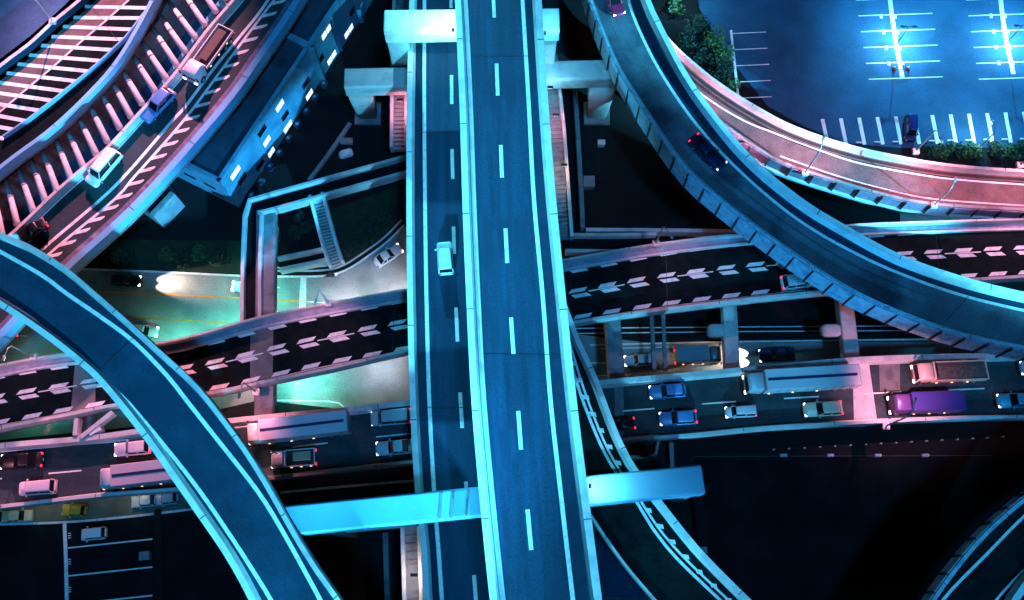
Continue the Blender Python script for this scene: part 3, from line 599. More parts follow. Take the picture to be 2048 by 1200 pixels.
for px, py, z1 in ((1392, 958, 19), (640, 1036, 19)):
    p = P(px, py, 21.2); m = MB(); column(m, p, z1, 0, 1.1, 1.2, 0.9); m.build('column', M['concrete_dark'], t, True)
for px, py in ((882, 1012), (905, 1010), (935, 1006)):                      # dark bars put in for the shadow bands across the beam
    p = P(px, py, 21.2); m = MB(); m.bar(p + Vector((-.12, -1.3, .03)), p + Vector((.05, 1.3, .03)), 0.22, 0.22); m.build('shadow_bar', M['concrete_dark'], t)
# crossbeams under the two crossing roads
for i, (top, bot, wd, lab) in enumerate([((531, 418), (526, 960), 2.5, 'grey pier crossbeam running under the two crossing roads beside the footbridge'),
     ((168, 715), (160, 960), 2.4, 'grey pier crossbeam below the crossing roads left of the curved ramp'),
     ((1457, 560), (1472, 850), 1.9, 'grey pier crossbeam with a rounded bracket left of the bright white headlights'),
     ((1685, 545), (1722, 850), 2.0, 'pale pier crossbeam between the crossing roads near the pink deck strip'),
     ((1225, 625), (1240, 850), 2.0, 'dim pier crossbeam nearest to the main carriageway on its right')]):
    t = empty('crossbeam_pier', (0, 0, 0), 0, lab, 'bridge pier')
    m = MB(); A, B, d = beam(m, top, bot, wd, 1.5, 4.9); m.build('beam', M['concrete_dark' if i in (0, 1, 4) else 'concrete'], t, bevel=0.08)
    for s in (0.06, 0.9):
        p = A.lerp(B, s); m = MB(); column(m, p, 3.5, 0, wd * .45, 0.9); m.build('column', M['concrete_dark'], t, True)
    if i in (2, 3):
        q = P(top[0] - 22, 660, 4.6); m = MB(); m.loft([rrect(0, 1.2, .8, .5, 0), rrect(0, 1.2, .8, .5, 1.0), rrect(0, .8, .6, .4, 1.2)]); o = m.build('bracket', M['concrete'], t, True); o.location = q - Vector((0, 0, 1))
t = empty('twin_column', (0, 0, 0), 0, 'pair of slim dark steel columns between the two crossing roads', 'column')
for a, c in (((1303, 632), (1309, 742)), ((1326, 630), (1331, 742))):
    m = MB(); m.bar(P(*a, 4.2), P(*c, 4.2), .45, .5); m.build('column', M['concrete_dark'], t)
t = empty('wall', (0, 0, 0), 0, 'low dim concrete wall below the right end of the wide blue beam', 'wall')
MB().bar(P(1393, 985, .6), P(1406, 1100, .6), 1.2, 1.2).build('coping', M['ground'], t); MB().bar(P(1405, 1094, .8), P(1406, 1107, .8), .8, 1.4).build('pillar', M['concrete_dark'], t)

# ------------------------------------------------------------------ footbridges
def footbridge(name, label, path, z, wd, rungs=None, mat_='concrete', zs=None):
    p = [P(x, y, z) for x, y in path]
    if zs: p = [Vector((q.x, q.y, h)) for q, h in zip(p, zs)]
    t = empty(name, (0, 0, 0), 0, label, 'footbridge'); h = wd / 2
    d = []
    for i in range(len(p) - 1): d += [p[i].lerp(p[i + 1], k / 6) for k in range(6)]
    d.append(p[-1]); ns = normals(d)
    MB().sweep(d, [(-h, -.5), (h, -.5), (h, 0), (-h, 0)]).build('walkway', M['concrete_dark'] if rungs else M['asphalt_night'], t)
    for s in (-1, 1):
        MB().sweep([q + n * s * h for q, n in zip(d, ns)], [(-.22, -.6), (.22, -.6), (.22, 1.0), (.15, 1.05), (-.15, 1.05), (-.22, 1.0)]).build('parapet', M[mat_], t)
    if rungs:
        b = MB()
        for i in range(len(p) - 1):
            k = 0.0; dd = p[i + 1] - p[i]; nn = Vector((-dd.y, dd.x, 0)).normalized()
            while k < dd.length:
                q = p[i] + dd.normalized() * k; b.bar(q - nn * (h - .25) + Vector((0, 0, .08)), q + nn * (h - .25) + Vector((0, 0, .08)), .14, .16); k += rungs
        b.build('steps', M['concrete_dark'] if rungs > .5 else M['concrete'], t)
    return t
ZW = 4.6
footbridge('footbridge', 'dark footbridge dog leg with teal parapets between the office block and the left carriageway', [(860, 318), (806, 336), (510, 418), (506, 520), (505, 700)], ZW, 2.2)
footbridge('footbridge', 'stepped footbridge stair dropping from the teal footbridge to the street corner', [(634, 392), (653, 478), (664, 512)], ZW, 1.7, 0.42, 'concrete_light', [4.4, 1.6, 1.0])
footbridge('footbridge', 'low ramp at the foot of the footbridge stair', [(655, 512), (620, 520), (560, 532)], 0.7, 1.6)
footbridge('footbridge', 'narrow stepped walkway with pink lit parapets beside the left carriageway near the top', [(806, -60), (800, 120), (799, 300)], 7.5, 1.9, 0.6)
footbridge('footbridge', 'narrow stepped walkway with pale parapets right of the main carriageways', [(1096, 120), (1112, 260), (1127, 478)], 7.5, 2.0, 0.6)
footbridge('footbridge', 'dim footbridge running right from the walkway corner to the leaning street lamp', [(1130, 490), (1200, 491), (1312, 489)], 4.4, 2.2)
footbridge('footbridge', 'narrow stepped walkway with pale parapets below the wide blue beam', [(822, 1040), (825, 1130), (830, 1290)], 7.5, 1.9, 0.9, 'concrete_light')

# fences, pipes and boxes on the dark ground
def wall_run(name, label, px, z, wd, ht, m, cat='wall'):
    p = catmull([P(x, y, z) for x, y in px], 1.5)
    return tag(MB().sweep(p, [(-wd / 2, -z), (wd / 2, -z), (wd / 2, 0), (-wd / 2, 0)]).build(name, M[m]), label, cat)
wall_run('boundary_wall', 'thin dark wall running down beside the right walkway', [(1150, 175), (1158, 300), (1166, 455)], 1.6, .6, 1.6, 'concrete_dark')
wall_run('boundary_wall', 'thin grey wall running across below the black plot toward the right ramp', [(1172, 459), (1320, 460), (1480, 462)], 1.6, .5, 1.6, 'concrete')
wall_run('boundary_wall', 'thin slanting kerb wall on the dark ground below the office block', [(700, 245), (655, 310), (617, 360)], .5, .5, .5, 'concrete_dark')
wall_run('boundary_wall', 'thin wall beside the walkway below the wide blue beam', [(770, 1065), (772, 1130), (775, 1230)], 1.4, .6, 1.4, 'concrete_dark')
wall_run('boundary_wall', 'thin dark wall at the right edge of the lower left car park', [(314, 1020), (318, 1120), (320, 1240)], .4, .8, .4, 'ground')
wall_run('boundary_wall', 'short white topped wall corner below the busy expressway', [(1262, 913), (1312, 909), (1318, 880)], 1.0, .3, 1.0, 'concrete_dark')
wall_run('boundary_wall', 'vertical dim pipe wall above the wide blue beam', [(1343, 885), (1345, 940)], 1.2, .5, 1.2, 'concrete_dark')
def cabinet(label, px, py, sx, sy, sz, m='concrete', rz=0):
    t = empty('utility_cabinet', P(px, py, 0), rz, label, 'utility cabinet')
    MB().loft([rrect(0, sx / 2, sy / 2, .05, 0), rrect(0, sx / 2, sy / 2, .05, sz)]).build('cabinet', M[m], t)
    MB().loft([rrect(0, sx / 2 + .06, sy / 2 + .06, .06, sz), rrect(0, sx / 2 + .06, sy / 2 + .06, .06, sz + .08)]).build('lid', M[m], t)
cabinet('small pale cabinet touching the thin wall right of the walkway', 1177, 370, 1.4, 1.5, 1.2, 'concrete_dark')
cabinet('tiny pale cabinet alone on the black plot below the right pier column', 1202, 290, .9, .7, .8)
cabinet('grey square cabinet in the second bay of the lower left car park', 294, 1112, 1.1, .9, .9, 'concrete_dark', .1)
cabinet('pale flat slab box at the foot of the left pier column', 694, 285, 1.6, .8, .5, 'concrete_dark')
t = tag(MB().loft([rrect(0, 1.0, .6, .4, 0), rrect(.1, .8, .5, .3, .45), rrect(.2, .3, .2, .15, .75)]).build('sheeted_pile', M['concrete_light'], None, False), 'white sheeted pile lying on the dark ground near the left pier column', 'pile'); t.location = P(692, 308, 0); t.rotation_euler = (0, 0, .3)
for i in range(16):
    t = empty('bollard', P(1546 + 30.5 * i, 900 - 1.7 * i, 0), 0, 'small pale bollard in the dotted row below the busy expressway', 'bollard', 'dotted row of bollards')
    MB().loft([rrect(0, .15, .10, .07, 0), rrect(0, .13, .09, .07, .5)]).build('post', M['concrete_dark'], t); MB().loft([rrect(0, .13, .07, .05, .5), rrect(0, .10, .06, .04, .56)]).build('cap', M['concrete'], t)
for x in (1567, 1660, 1755, 1850):
    t = empty('marker_block', P(x, 911, 0), 0, 'low pale block on the thin yard edge line', 'block', 'blocks on the yard edge')
    MB().loft([rrect(0, .45, .22, .1, 0), rrect(0, .38, .16, .1, .4)]).build('block', M['concrete'], t); MB().box(-.2, .2, -.06, .06, .4, .46).build('plate', M['metal'], t)

# ------------------------------------------------------------------ buildings
def on_plane(px, py, A, n):
    o = Vector((0, 0, H)); d = P(px, py, 0) - o; return o + d * ((A - o).dot(n) / d.dot(n))
ZB = 9.0
A = P(438, 360, ZB); B = P(682, -8, ZB); d = (B - A).normalized(); n = Vector((d.y, -d.x, 0))   # outward of the long front
Lb = (B - A).length + 26; Db = 14.0
t = empty('office_block', (0, 0, 0), 0, 'long low office block with lit windows and dark flat roof', 'building')
def bp(s, dep, z): q = A + d * s - n * dep; return Vector((q.x, q.y, z))
MB().prism([bp(0, 0, 0), bp(Lb, 0, 0), bp(Lb, Db, 0), bp(0, Db, 0)], [bp(0, 0, ZB - .35), bp(Lb, 0, ZB - .35), bp(Lb, Db, ZB - .35), bp(0, Db, ZB - .35)]).build('wall', M['wall'], t)
rf = MB().quad(bp(.4, .4, ZB - .3), bp(Lb, .4, ZB - .3), bp(Lb, Db - .4, ZB - .3), bp(.4, Db - .4, ZB - .3)).build('roof', M['roof'], t)
m = MB()
for a, c in (((0, 0), (Lb, 0)), ((0, 0), (0, Db)), ((0, Db), (Lb, Db))):
    pa, pc_ = bp(*a, ZB - .1), bp(*c, ZB - .1); dd = (pc_ - pa).normalized(); m.bar(pa - dd * .25, pc_ + dd * .25, .5, .5)
m.build('roof_parapet', M['wall'], t)
s0 = (P(614, 92, ZB) - A).dot(d)
MB().bar(bp(s0, -.2, ZB + .05), bp(s0, Db, ZB + .05), .9, .9).build('roof_beam', M['wall'], t)
for s, wd, pr_o in ((s0, 1.2, .45), (s0 + 5.6, .5, .2), (s0 + 11, .9, .4), (s0 * .66, .35, .12), (s0 * .36, .35, .12), (s0 + 17, .5, .2)):
    MB().bar(bp(s, -pr_o * .5, 0), bp(s, -pr_o * .5, ZB - .45), wd, pr_o).build('pilaster', M['wall'], t)
def window(x, y, wlen, ht, split=False, m_='window_lit'):
    c = on_plane(x, y, A + n * .03, n); f = MB(); e = d * wlen / 2; u = Vector((0, 0, ht / 2)); k = n * .05
    f.loft([[c - e * 1.1 - u * 1.12 - k * .5, c + e * 1.1 - u * 1.12 - k * .5, c + e * 1.1 + u * 1.12 - k * .5, c - e * 1.1 + u * 1.12 - k * .5], [c - e * 1.1 - u * 1.12 + k, c + e * 1.1 - u * 1.12 + k, c + e * 1.1 + u * 1.12 + k, c - e * 1.1 + u * 1.12 + k]])
    o = f.build('window', M['metal_dark'] if m_ != 'window_lit' else M['wall'], t); q = MB(); kk = n * .07
    if split:
        for a, b_ in ((-1, -.06), (.06, 1)): q.quad(c + e * a - u + kk, c + e * b_ - u + kk, c + e * b_ + u + kk, c + e * a + u + kk)
    else: q.quad(c - e - u + kk, c + e - u + kk, c + e + u + kk, c - e + u + kk)
    q.build('pane', M[m_], o)
for x, y, wl, sp_ in ((559, 211, 1.7, 0), (618, 189, 1.6, 0), (652, 64, 2.2, 1), (697, 62, 2.2, 1), (663, 115, 2.2, 1), (575, 253, 1.9, 1), (533, 282, 1.5, 0), (542, 304, 1.4, 1), (470, 345, 2.0, 0)):
    window(x, y, wl, 1.15, sp_)
for x, y in ((612, 166), (571, 230), (524, 262), (484, 358), (497, 388), (690, 130), (640, 120), (520, 330), (706, 20)):
    window(x, y, 1.6, 1.0, 0, 'glass')
# small dark windows of the end wall
nE = -d
for x, y in ((380, 352), (420, 372), (436, 388)):
    c = on_plane(x, y, A + nE * .03, nE); e = n * .9; u = Vector((0, 0, .35)); k = nE * .05
    f = MB().loft([[c - e - u, c + e - u, c + e + u, c - e + u], [c - e - u + k, c + e - u + k, c + e + u + k, c - e + u + k]]).build('window', M['metal_dark'], t)
    MB().quad(c - e * .9 - u * .8 + k * 1.3, c + e * .9 - u * .8 + k * 1.3, c + e * .9 + u * .8 + k * 1.3, c - e * .9 + u * .8 + k * 1.3).build('pane', M['glass'], f)
# rooftop units and service boxes along the foot
for i in range(9):
    s = 2.2 + i * 2.4; q = bp(s, -0.9, 0); 
    u = empty('cooling_unit', q, math.atan2(d.y, d.x), 'dark cooling unit standing at the foot of the office block front', 'cooling unit', 'row of cooling units below the office front')
    MB().loft([rrect(0, .48, .32, .08, 0), rrect(0, .48, .32, .08, .8)]).build('casing', M['roof'], u)
    MB().loft([[Vector((math.cos(a) * .22, math.sin(a) * .22, z)) for a in [2 * math.pi * k / 12 for k in range(12)]] for z in (.8, .86)]).build('fan', M['wall'], u)
t = empty('annex', (0, 0, 0), 0, 'small pale annex with a white edged roof below the end of the office block', 'building')
q = [P(x, y, 4.5) for x, y in ((262, 400), (318, 345), (348, 386), (305, 432))]; 
MB().prism([Vector((p.x, p.y, 0)) for p in q], [Vector((p.x, p.y, 4.1)) for p in q]).build('wall', M['concrete_dark'], t)
MB().add([Vector((p.x, p.y, 4.15)) for p in q], [(0, 1, 2, 3)]).build('roof', M['roof'], t)
m = MB(); m.bar(q[2] + (q[3] - q[2]) * .02, q[3], .7, .7); m.build('roof_parapet', M['concrete_dark'], t)

# ------------------------------------------------------------------ plants
def shrub(px, py, r, h, m, label, group, seed):
    rnd = random.Random(seed); t = empty('shrub', P(px, py, 0), 0, label, 'shrub', group); b = MB()
    bl = [(rnd.uniform(-.6, .6) * r, rnd.uniform(-.6, .6) * r, h * rnd.uniform(.35, .75), r * rnd.uniform(.4, .7)) for _ in range(6)]
    for k in range(int(260 * r)):
        cx, cy, cz, cr = rnd.choice(bl); v = Vector((rnd.gauss(0, 1), rnd.gauss(0, 1), rnd.gauss(0, .8))).normalized() * cr * rnd.uniform(.55, 1.05)
        c = Vector((cx, cy, max(.1, cz))) + v; c.z = max(.08, c.z); a = Vector((rnd.gauss(0, 1), rnd.gauss(0, 1), rnd.gauss(0, .6))).normalized(); e = a.cross(Vector((rnd.gauss(0, 1), rnd.gauss(0, 1), rnd.gauss(0, 1)))).normalized(); s = rnd.uniform(.12, .26)
        b.add([c - a * s, c + e * s * .5, c + a * s, c - e * s * .5], [(0, 1, 2, 3)])
    b.build('foliage', M[m], t)
    s = MB()
    for k in range(4): s.tube([(0, 0, 0), (bl[k][0] * .5, bl[k][1] * .5, bl[k][2] * .5), (bl[k][0], bl[k][1], bl[k][2])], .07, .02, 5)
    s.build('stem', M['bark'], t)
sd = 0
for x, y, r, h, m in ((1352, 18, 1.3, 1.8, 'leaf'), (1385, 62, 2.2, 2.8, 'leaf_dark'), (1425, 88, 2.0, 2.6, 'leaf'), (1448, 118, 1.6, 2.2, 'leaf'), (1440, 150, 1.9, 2.2, 'leaf_dark'), (1462, 178, 1.3, 1.6, 'leaf'), (1400, 118, 2.0, 2.6, 'leaf_dark'), (1375, 96, 1.8, 2.4, 'leaf_dark')):
    sd += 1; shrub(x, y, r, h, m, 'leafy shrub in the dark planted wedge between pink slip road and car park', 'shrubs in the wedge by the car park', sd)
for k in range(11):
    sd += 1; shrub(1848 + 21 * k, 303 + (k % 3) * 3, 1.25, 1.5, 'leaf' if k % 3 else 'leaf_dark', 'green shrub in the hedge between the pink slip road and the parking bays', 'hedge of shrubs below the parking bays', sd)
for x, y in ((700, 496), (716, 488), (732, 476), (748, 464), (764, 452), (780, 438), (792, 424)):
    sd += 1; shrub(x, y, 1.25, 1.0, 'leaf_dark', 'dark clipped shrub on the verge inside the street corner curve', 'shrubs inside the street corner', sd)
for x, y in ((230, 512), (262, 520), (338, 512), (372, 520), (408, 506), (446, 518), (600, 440), (615, 458), (590, 470)):
    sd += 1; shrub(x, y, 1.3, 1.4, 'leaf' if sd % 2 else 'leaf_dark', 'dim green shrub on the verge left of the footbridge', 'shrubs along the street verge', sd) if x < 500 else shrub(x, y, 1.0, 1.4, 'leaf_dark', 'dim shrub in the pit enclosed by the footbridge and its stair', 'shrubs beside the footbridge stair', sd)

# ------------------------------------------------------------------ vehicles
def wheel(t, x, y, r, wd=.22):
    ring = lambda yy, rr: [Vector((math.cos(a) * rr, yy, math.sin(a) * rr)) for a in [2 * math.pi * k / 14 for k in range(14)]]
    o = MB().loft([ring(-wd / 2, r * .9), ring(-wd / 2 + .04, r), ring(wd / 2 - .04, r), ring(wd / 2, r * .9)]).build('wheel', M['rubber'], t)
    o.location = (x, y, r)
    MB().loft([ring(-wd / 2 - .015, r * .55), ring(wd / 2 + .015, r * .55)]).build('rim', M['metal'], o)
def lamp(t, name, x, y, z, sx, sy, sz, m):
    o = MB().loft([rrect(0, sx, sy, min(sx, sy) * .5, -sz), rrect(0, sx, sy, min(sx, sy) * .5, sz * .6), rrect(0, sx * .7, sy * .7, min(sx, sy) * .35, sz)]).build(name, m, t); o.location = (x, y, z); return o
def place(front, rear, z, zm):
    a, b = P(*front, z + zm), P(*rear, z + zm); d = a - b; c = (a + b) / 2; return Vector((c.x, c.y, z + .03)), math.atan2(d.y, d.x), d.length

def car(front, rear, z, col, cname, label, kind='hatch', head=True, tail=True, group=None, wscale=1.0, beams=0, aim=14):
    loc, rz, Ln = place(front, rear, z, .7); Ln = max(3.0, min(5.3, Ln)); W = min(1.9, max(1.5, .39 * Ln)) * wscale
    t = empty('car' if kind != 'van' else 'van', loc, rz, label, 'car' if kind != 'van' else 'van', group); body = paintmat(cname, col); h = Ln / 2; hw = W / 2
    van = kind == 'van'; hz = .95 if van else .82; rt = 1.85 if van else (1.42 if kind == 'sedan' else 1.52)
    MB().loft([rrect(0, h * .96, hw * .90, .22, .22), rrect(0, h, hw, .30, .38, .05), rrect(0, h, hw, .32, .62, .06), rrect(-.02, h * .97, hw * .97, .34, hz - .08, .09), rrect(-.05, h * .90, hw * .90, .34, hz, .10)]).build('body', body, t, True)
    # cabin: x from the rear (cb) to the front (cf) at the belt, inset at the roof
    cf, cb = (h * .62, -h * .93) if van else ((h * .34, -h * .72) if kind == 'sedan' else (h * .36, -h * .90))
    rf_, rb = (h * .40, -h * .86) if van else ((h * .06, -h * .42) if kind == 'sedan' else (h * .10, -h * .74))
    def ring(x0, x1, hy, r, zz): return rrect((x0 + x1) / 2, (x1 - x0) / 2, hy, r, zz, .06)
    MB().loft([ring(cb, cf, hw * .90, .2, hz - .03), ring(rb, rf_, hw * .76, .2, rt - .05)]).build('windows', M['glass'], t)
    MB().loft([ring(rb - .03, rf_ + .03, hw * .79, .2, rt - .06), ring(rb, rf_, hw * .76, .2, rt), ring(rb + .15, rf_ - .15, hw * .62, .15, rt + .035)]).build('roof', body, t, True)
    for s in (-1, 1):
        m = MB()
        for xa, xb in ((cf, rf_), (cb, rb), ((cf + cb) / 2 - .1, (rf_ + rb) / 2 - .1)):
            m.bar((xa, s * hw * .895, hz - .02), (xb, s * hw * .77, rt - .05), .09, .06)
        m.build('pillar', body, t)
        for x in (h * .62, -h * .60): wheel(t, x, s * (hw - .12), .31)
        if head is not None: lamp(t, 'headlight', h * .90, s * hw * .68, .66, .16, .20, .09, M['head'] if head else M['metal'])
        lamp(t, 'tail_light', -h * .955, s * hw * .76, .76, .08, .15, .10, M['tail'] if tail else M['tail_off'])
        mr = MB().loft([rrect(0, .1, .12, .05, -.07), rrect(0, .08, .11, .05, .07)]).build('mirror', body, t); mr.location = (cf - .25, s * (hw + .08), hz + .06)
    if tail: lamp(t, 'number_plate', -h * .99, 0, .55, .03, .17, .09, M['paint'])
    for k in range(beams):
        y = (-1, 1)[k] * hw * .65; c, sn = math.cos(rz), math.sin(rz); wp = loc + Vector((c * (h + .05) - sn * y, sn * (h + .05) + c * y, .75)); tg = wp + Vector((c * aim, sn * aim, -.85))
        spot(t, wp, tg, 15000, WARM, 44, 1.0, .05).matrix_parent_inverse = t.matrix_basis.inverted()
    return t

def truck(front, rear, z, col, cname, label, kind='box', cargo=None, cgname=None, head=True, cab=.2, W=2.35, ht=3.2, group=None, cat='lorry'):
    loc, rz, Ln = place(front, rear, z, ht * .6); t = empty('lorry', loc, rz, label, cat, group); body = paintmat(cname, col); h = Ln / 2; hw = W / 2; cg = paintmat(cgname or cname, cargo or col)
    cl = max(1.5, Ln * cab); xb = h - cl
    MB().box(-h + .2, h - .4, -hw * .5, hw * .5, .5, .85).build('chassis', M['chassis'], t)
    c = h - cl / 2; ch = min(2.7, ht)
    MB().loft([rrect(c, cl / 2 * .97, hw * .92, .2, .45), rrect(c, cl / 2, hw * .95, .22, 1.2), rrect(c - .03, cl / 2 * .98, hw * .94, .22, 1.55), rrect(c - .12, cl / 2 * .86, hw * .86, .22, ch - .12), rrect(c - .14, cl / 2 * .76, hw * .76, .2, ch)]).build('cab', body, t, True)
    MB().prism([(h + .005, -hw * .82, 1.5), (h + .005, hw * .82, 1.5), (h - cl * .14 + .03, hw * .72, ch - .25), (h - cl * .14 + .03, -hw * .72, ch - .25)], [(h - .05, -hw * .82, 1.5), (h - .05, hw * .82, 1.5), (h - cl * .2, hw * .72, ch - .25), (h - cl * .2, -hw * .72, ch - .25)]).build('windscreen', M['glass'], t)
    x1 = xb - .12
    if kind in ('box', 'trailer'):
        o = MB().loft([rrect((x1 - h) / 2, (x1 + h) / 2, hw, .06, .95), rrect((x1 - h) / 2, (x1 + h) / 2, hw, .06, ht - .05), rrect((x1 - h) / 2, (x1 + h) / 2 - .06, hw - .06, .06, ht)]).build('cargo_box', cg, t)
        rib = MB()
        if kind == 'trailer':
            rib.box(-h + .3, x1 - .2, -.16, .16, ht + .003, ht + .05); rib.build('roof_seam', paintmat('navy seam', (.02, .03, .10)), o)
            MB().box(-h - .12, -h + .02, -hw, hw, .95, ht - .1).build('rear_door', M['metal'], t)
            rr = MB()
            k = -h + .8
            while k < x1 - .5: rr.bar((k, -hw - .02, 1.0), (k, -hw - .02, ht - .1), .06); rr.bar((k, hw + .02, 1.0), (k, hw + .02, ht - .1), .06); k += 1.1
            rr.build('side_ribs', M['metal'], o)
        else:
            rib.box(-h + .15, x1 - .15, -hw * .9, -hw * .86, ht, ht + .03); rib.box(-h + .15, x1 - .15, hw * .86, hw * .9, ht, ht + .03); rib.build('roof_rail', cg, o)
    elif kind in ('flat', 'tipper'):
        MB().box(-h, x1, -hw, hw, .95, 1.15).build('bed', M['chassis'] if kind == 'flat' else cg, t); sh = 1.55 if kind == 'flat' else 2.2
        m = MB(); m.box(-h, x1, -hw, -hw + .10, 1.15, sh); m.box(-h, x1, hw - .10, hw, 1.15, sh); m.box(-h, -h + .1, -hw + .10, hw - .10, 1.15, sh); m.box(x1 - .12, x1, -hw + .1, hw - .1, 1.15, sh + .4)
        m.build('side_boards', body, t)
        if kind == 'tipper': MB().loft([rrect((x1 - h) / 2, (x1 + h) / 2 - .15, hw - .12, .1, 1.16), rrect((x1 - h) / 2, (x1 + h) / 2 - .2, hw - .18, .1, 1.95), rrect((x1 - h) / 2, (x1 + h) / 2 - .9, hw - .6, .1, 2.1)]).build('load', mat('gravel load', (.10, .08, .07), .95, .6, 2.5, 9, bump=.6), t)
        else:
            MB().box(-h + .5, x1 - .9, -hw * .7, hw * .35, 1.155, 1.42).build('load', cg, t)
            MB().box(x1 - .85, x1 - .25, -hw * .8, -hw * .2, 1.155, 1.6).build('tool_box', M['metal_dark'], t)
    ax = [h - cl * .5, -h + 1.1] + ([-h + 2.2] if Ln > 8 else []) + ([xb - 1.2] if Ln > 9 else [])
    for x in ax:
        for s in (-1, 1): wheel(t, x, s * (hw - .18), .48, .34)
    for s in (-1, 1):
        lamp(t, 'headlight', h - .02, s * hw * .74, .95, .10, .22, .13, M['head'] if head else M['metal'])
        lamp(t, 'tail_light', -h - .03, s * hw * .8, .9, .07, .18, .10, M['tail'])
        mr = MB().loft([rrect(0, .08, .14, .04, -.25), rrect(0, .08, .14, .04, .25)]).build('mirror', M['metal_dark'], t); mr.location = (h - .15, s * (hw + .15), 1.9)
        for k in range(3): lamp(t, 'marker_lamp', xb - .8 - k * (Ln * .22), s * (hw + .03), 1.02, .13, .04, .06, M['amber'])
    return t

WH, SV, BK, BL, DB, RD, TAN = (.78, .77, .75), (.50, .51, .53), (.010, .010, .012), (.10, .26, .55), (.008, .012, .05), (.38, .02, .07), (.62, .38, .24)
# lorry road
truck((378, 158), (452, 55), ZT, WH, 'white paint', 'flatbed lorry with a white cab at upper left ahead of a blue car', 'flat', (.10, .08, .07), 'dark load', cab=.26, W=2.3, ht=2.4)
car((283, 243), (346, 176), ZT, BL, 'mid blue paint', 'blue car behind the flatbed lorry at upper left', 'hatch', False, True)
car((176, 372), (238, 298), ZT, WH, 'white paint', 'white van on the lorry road behind the struts at upper left', 'van', True, False)
car((40, 478), (92, 444), ZT, BK, 'black paint', 'black car with one red tail lamp beside the curved ramp at far left', 'sedan', False, True)
# ramps and main carriageway
car((1240, 30), (1216, -28), ZD, RD, 'crimson paint', 'crimson car with bright headlights at the top of the panelled ramp', 'sedan', True, True)
car((1446, 334), (1386, 274), ZD, DB, 'midnight blue paint', 'dark blue car driving down the panelled curved ramp', 'sedan', True, True)
car((888, 484), (893, 549), ZL, WH, 'white paint', 'white van alone on the left main carriageway', 'van', False, False, wscale=1.2)
car((1640, 557), (1562, 566), ZM, SV, 'silver paint', 'grey car with red tail lamps passing under the panelled ramp on the black road', 'hatch', False, True)
# busy expressway, right of the main carriageways
G = None
car((1298, 785), (1372, 779), ZQ, BL, 'mid blue paint', 'blue estate car in the upper lane next to a white lane dash', 'hatch', True, False)
car((1212, 852), (1270, 846), ZQ, BK, 'black paint', 'black car half hidden by the slip road barrier with red tail lamps', 'sedan', True, True)
car((1318, 838), (1394, 833), ZQ, (.08, .20, .42), 'steel blue paint', 'blue car in the lower lane following the black car', 'hatch', True, True)
car((1450, 825), (1512, 822), ZQ, (.75, .62, .66), 'pale pink paint', 'small pale pink car in the lower lane beside the long blue trailer lorry', 'van', True, True, wscale=.9)
car((1607, 820), (1685, 815), ZQ, (.62, .46, .34), 'sand paint', 'tan roofed car in the lower lane left of the pink deck strip', 'hatch', True, True)
truck((1492, 766), (1712, 753), ZQ, (.50, .52, .56), 'lorry blue', 'long blue trailer lorry with a navy roof seam', 'trailer', (.62, .62, .66), 'trailer blue', cab=.15, W=2.5, ht=3.3)
truck((1829, 746), (1970, 741), ZQ, (.75, .55, .45), 'salmon paint', 'salmon cabbed tipper lorry with a dark gravel load', 'tipper', (.3, .22, .2), 'tipper steel', cab=.22, W=2.35, ht=2.6)
truck((1783, 808), (1922, 803), ZQ, (.10, .05, .20), 'dark violet', 'violet box lorry with red front lamps below the tipper', 'box', (.045, .035, .22), 'violet box', cab=.24, W=2.3, ht=3.0)
car((1994, 802), (2072, 799), ZQ, (.06, .30, .42), 'teal paint', 'teal car with bright headlights at the right edge behind the violet lorry', 'hatch', True, True)
car((2040, 736), (2120, 733), ZQ, SV, 'silver paint', 'silver car just entering at the right edge in the upper lane', 'hatch', True, True)
# busy expressway, centre and left
truck((494, 868), (696, 844), ZQ, (.80, .66, .58), 'peach cab', 'long pale trailer lorry left of the main carriageways with ribbed sides', 'trailer', (.62, .60, .66), 'trailer lilac', cab=.13, W=2.5, ht=3.3)
truck((542, 920), (630, 913), ZQ, WH, 'white paint', 'small white flatbed lorry carrying a tan load below the pale trailer lorry', 'flat', TAN, 'orange load', cab=.3, W=2.0, ht=2.2)
car((741, 838), (822, 831), ZQ, SV, 'silver paint', 'silver van in the upper lane touching the left carriageway edge', 'van', True, True)
car((751, 898), (828, 891), ZQ, (.55, .55, .57), 'light silver paint', 'silver car in the lower lane behind the small flatbed lorry', 'sedan', True, True)
car((228, 900), (302, 893), ZQ, (.72, .66, .66), 'pearl paint', 'pearl car in the upper lane beside the curved ramp at left', 'hatch', True, True)
car((0, 924), (86, 919), ZQ, BK, 'black paint', 'black saloon with red tail lamps at the far left of the expressway', 'sedan', True, True)
truck((201, 958), (372, 938), ZQ, (.60, .56, .58), 'mauve cab', 'mauve trailer lorry disappearing under the curved ramp', 'trailer', (.66, .50, .54), 'trailer mauve', cab=.13, W=2.45, ht=3.2)
car((38, 978), (113, 972), ZQ, (.78, .62, .66), 'rose van paint', 'pale rose van in the lower lane left of the mauve lorry', 'van', False, False)
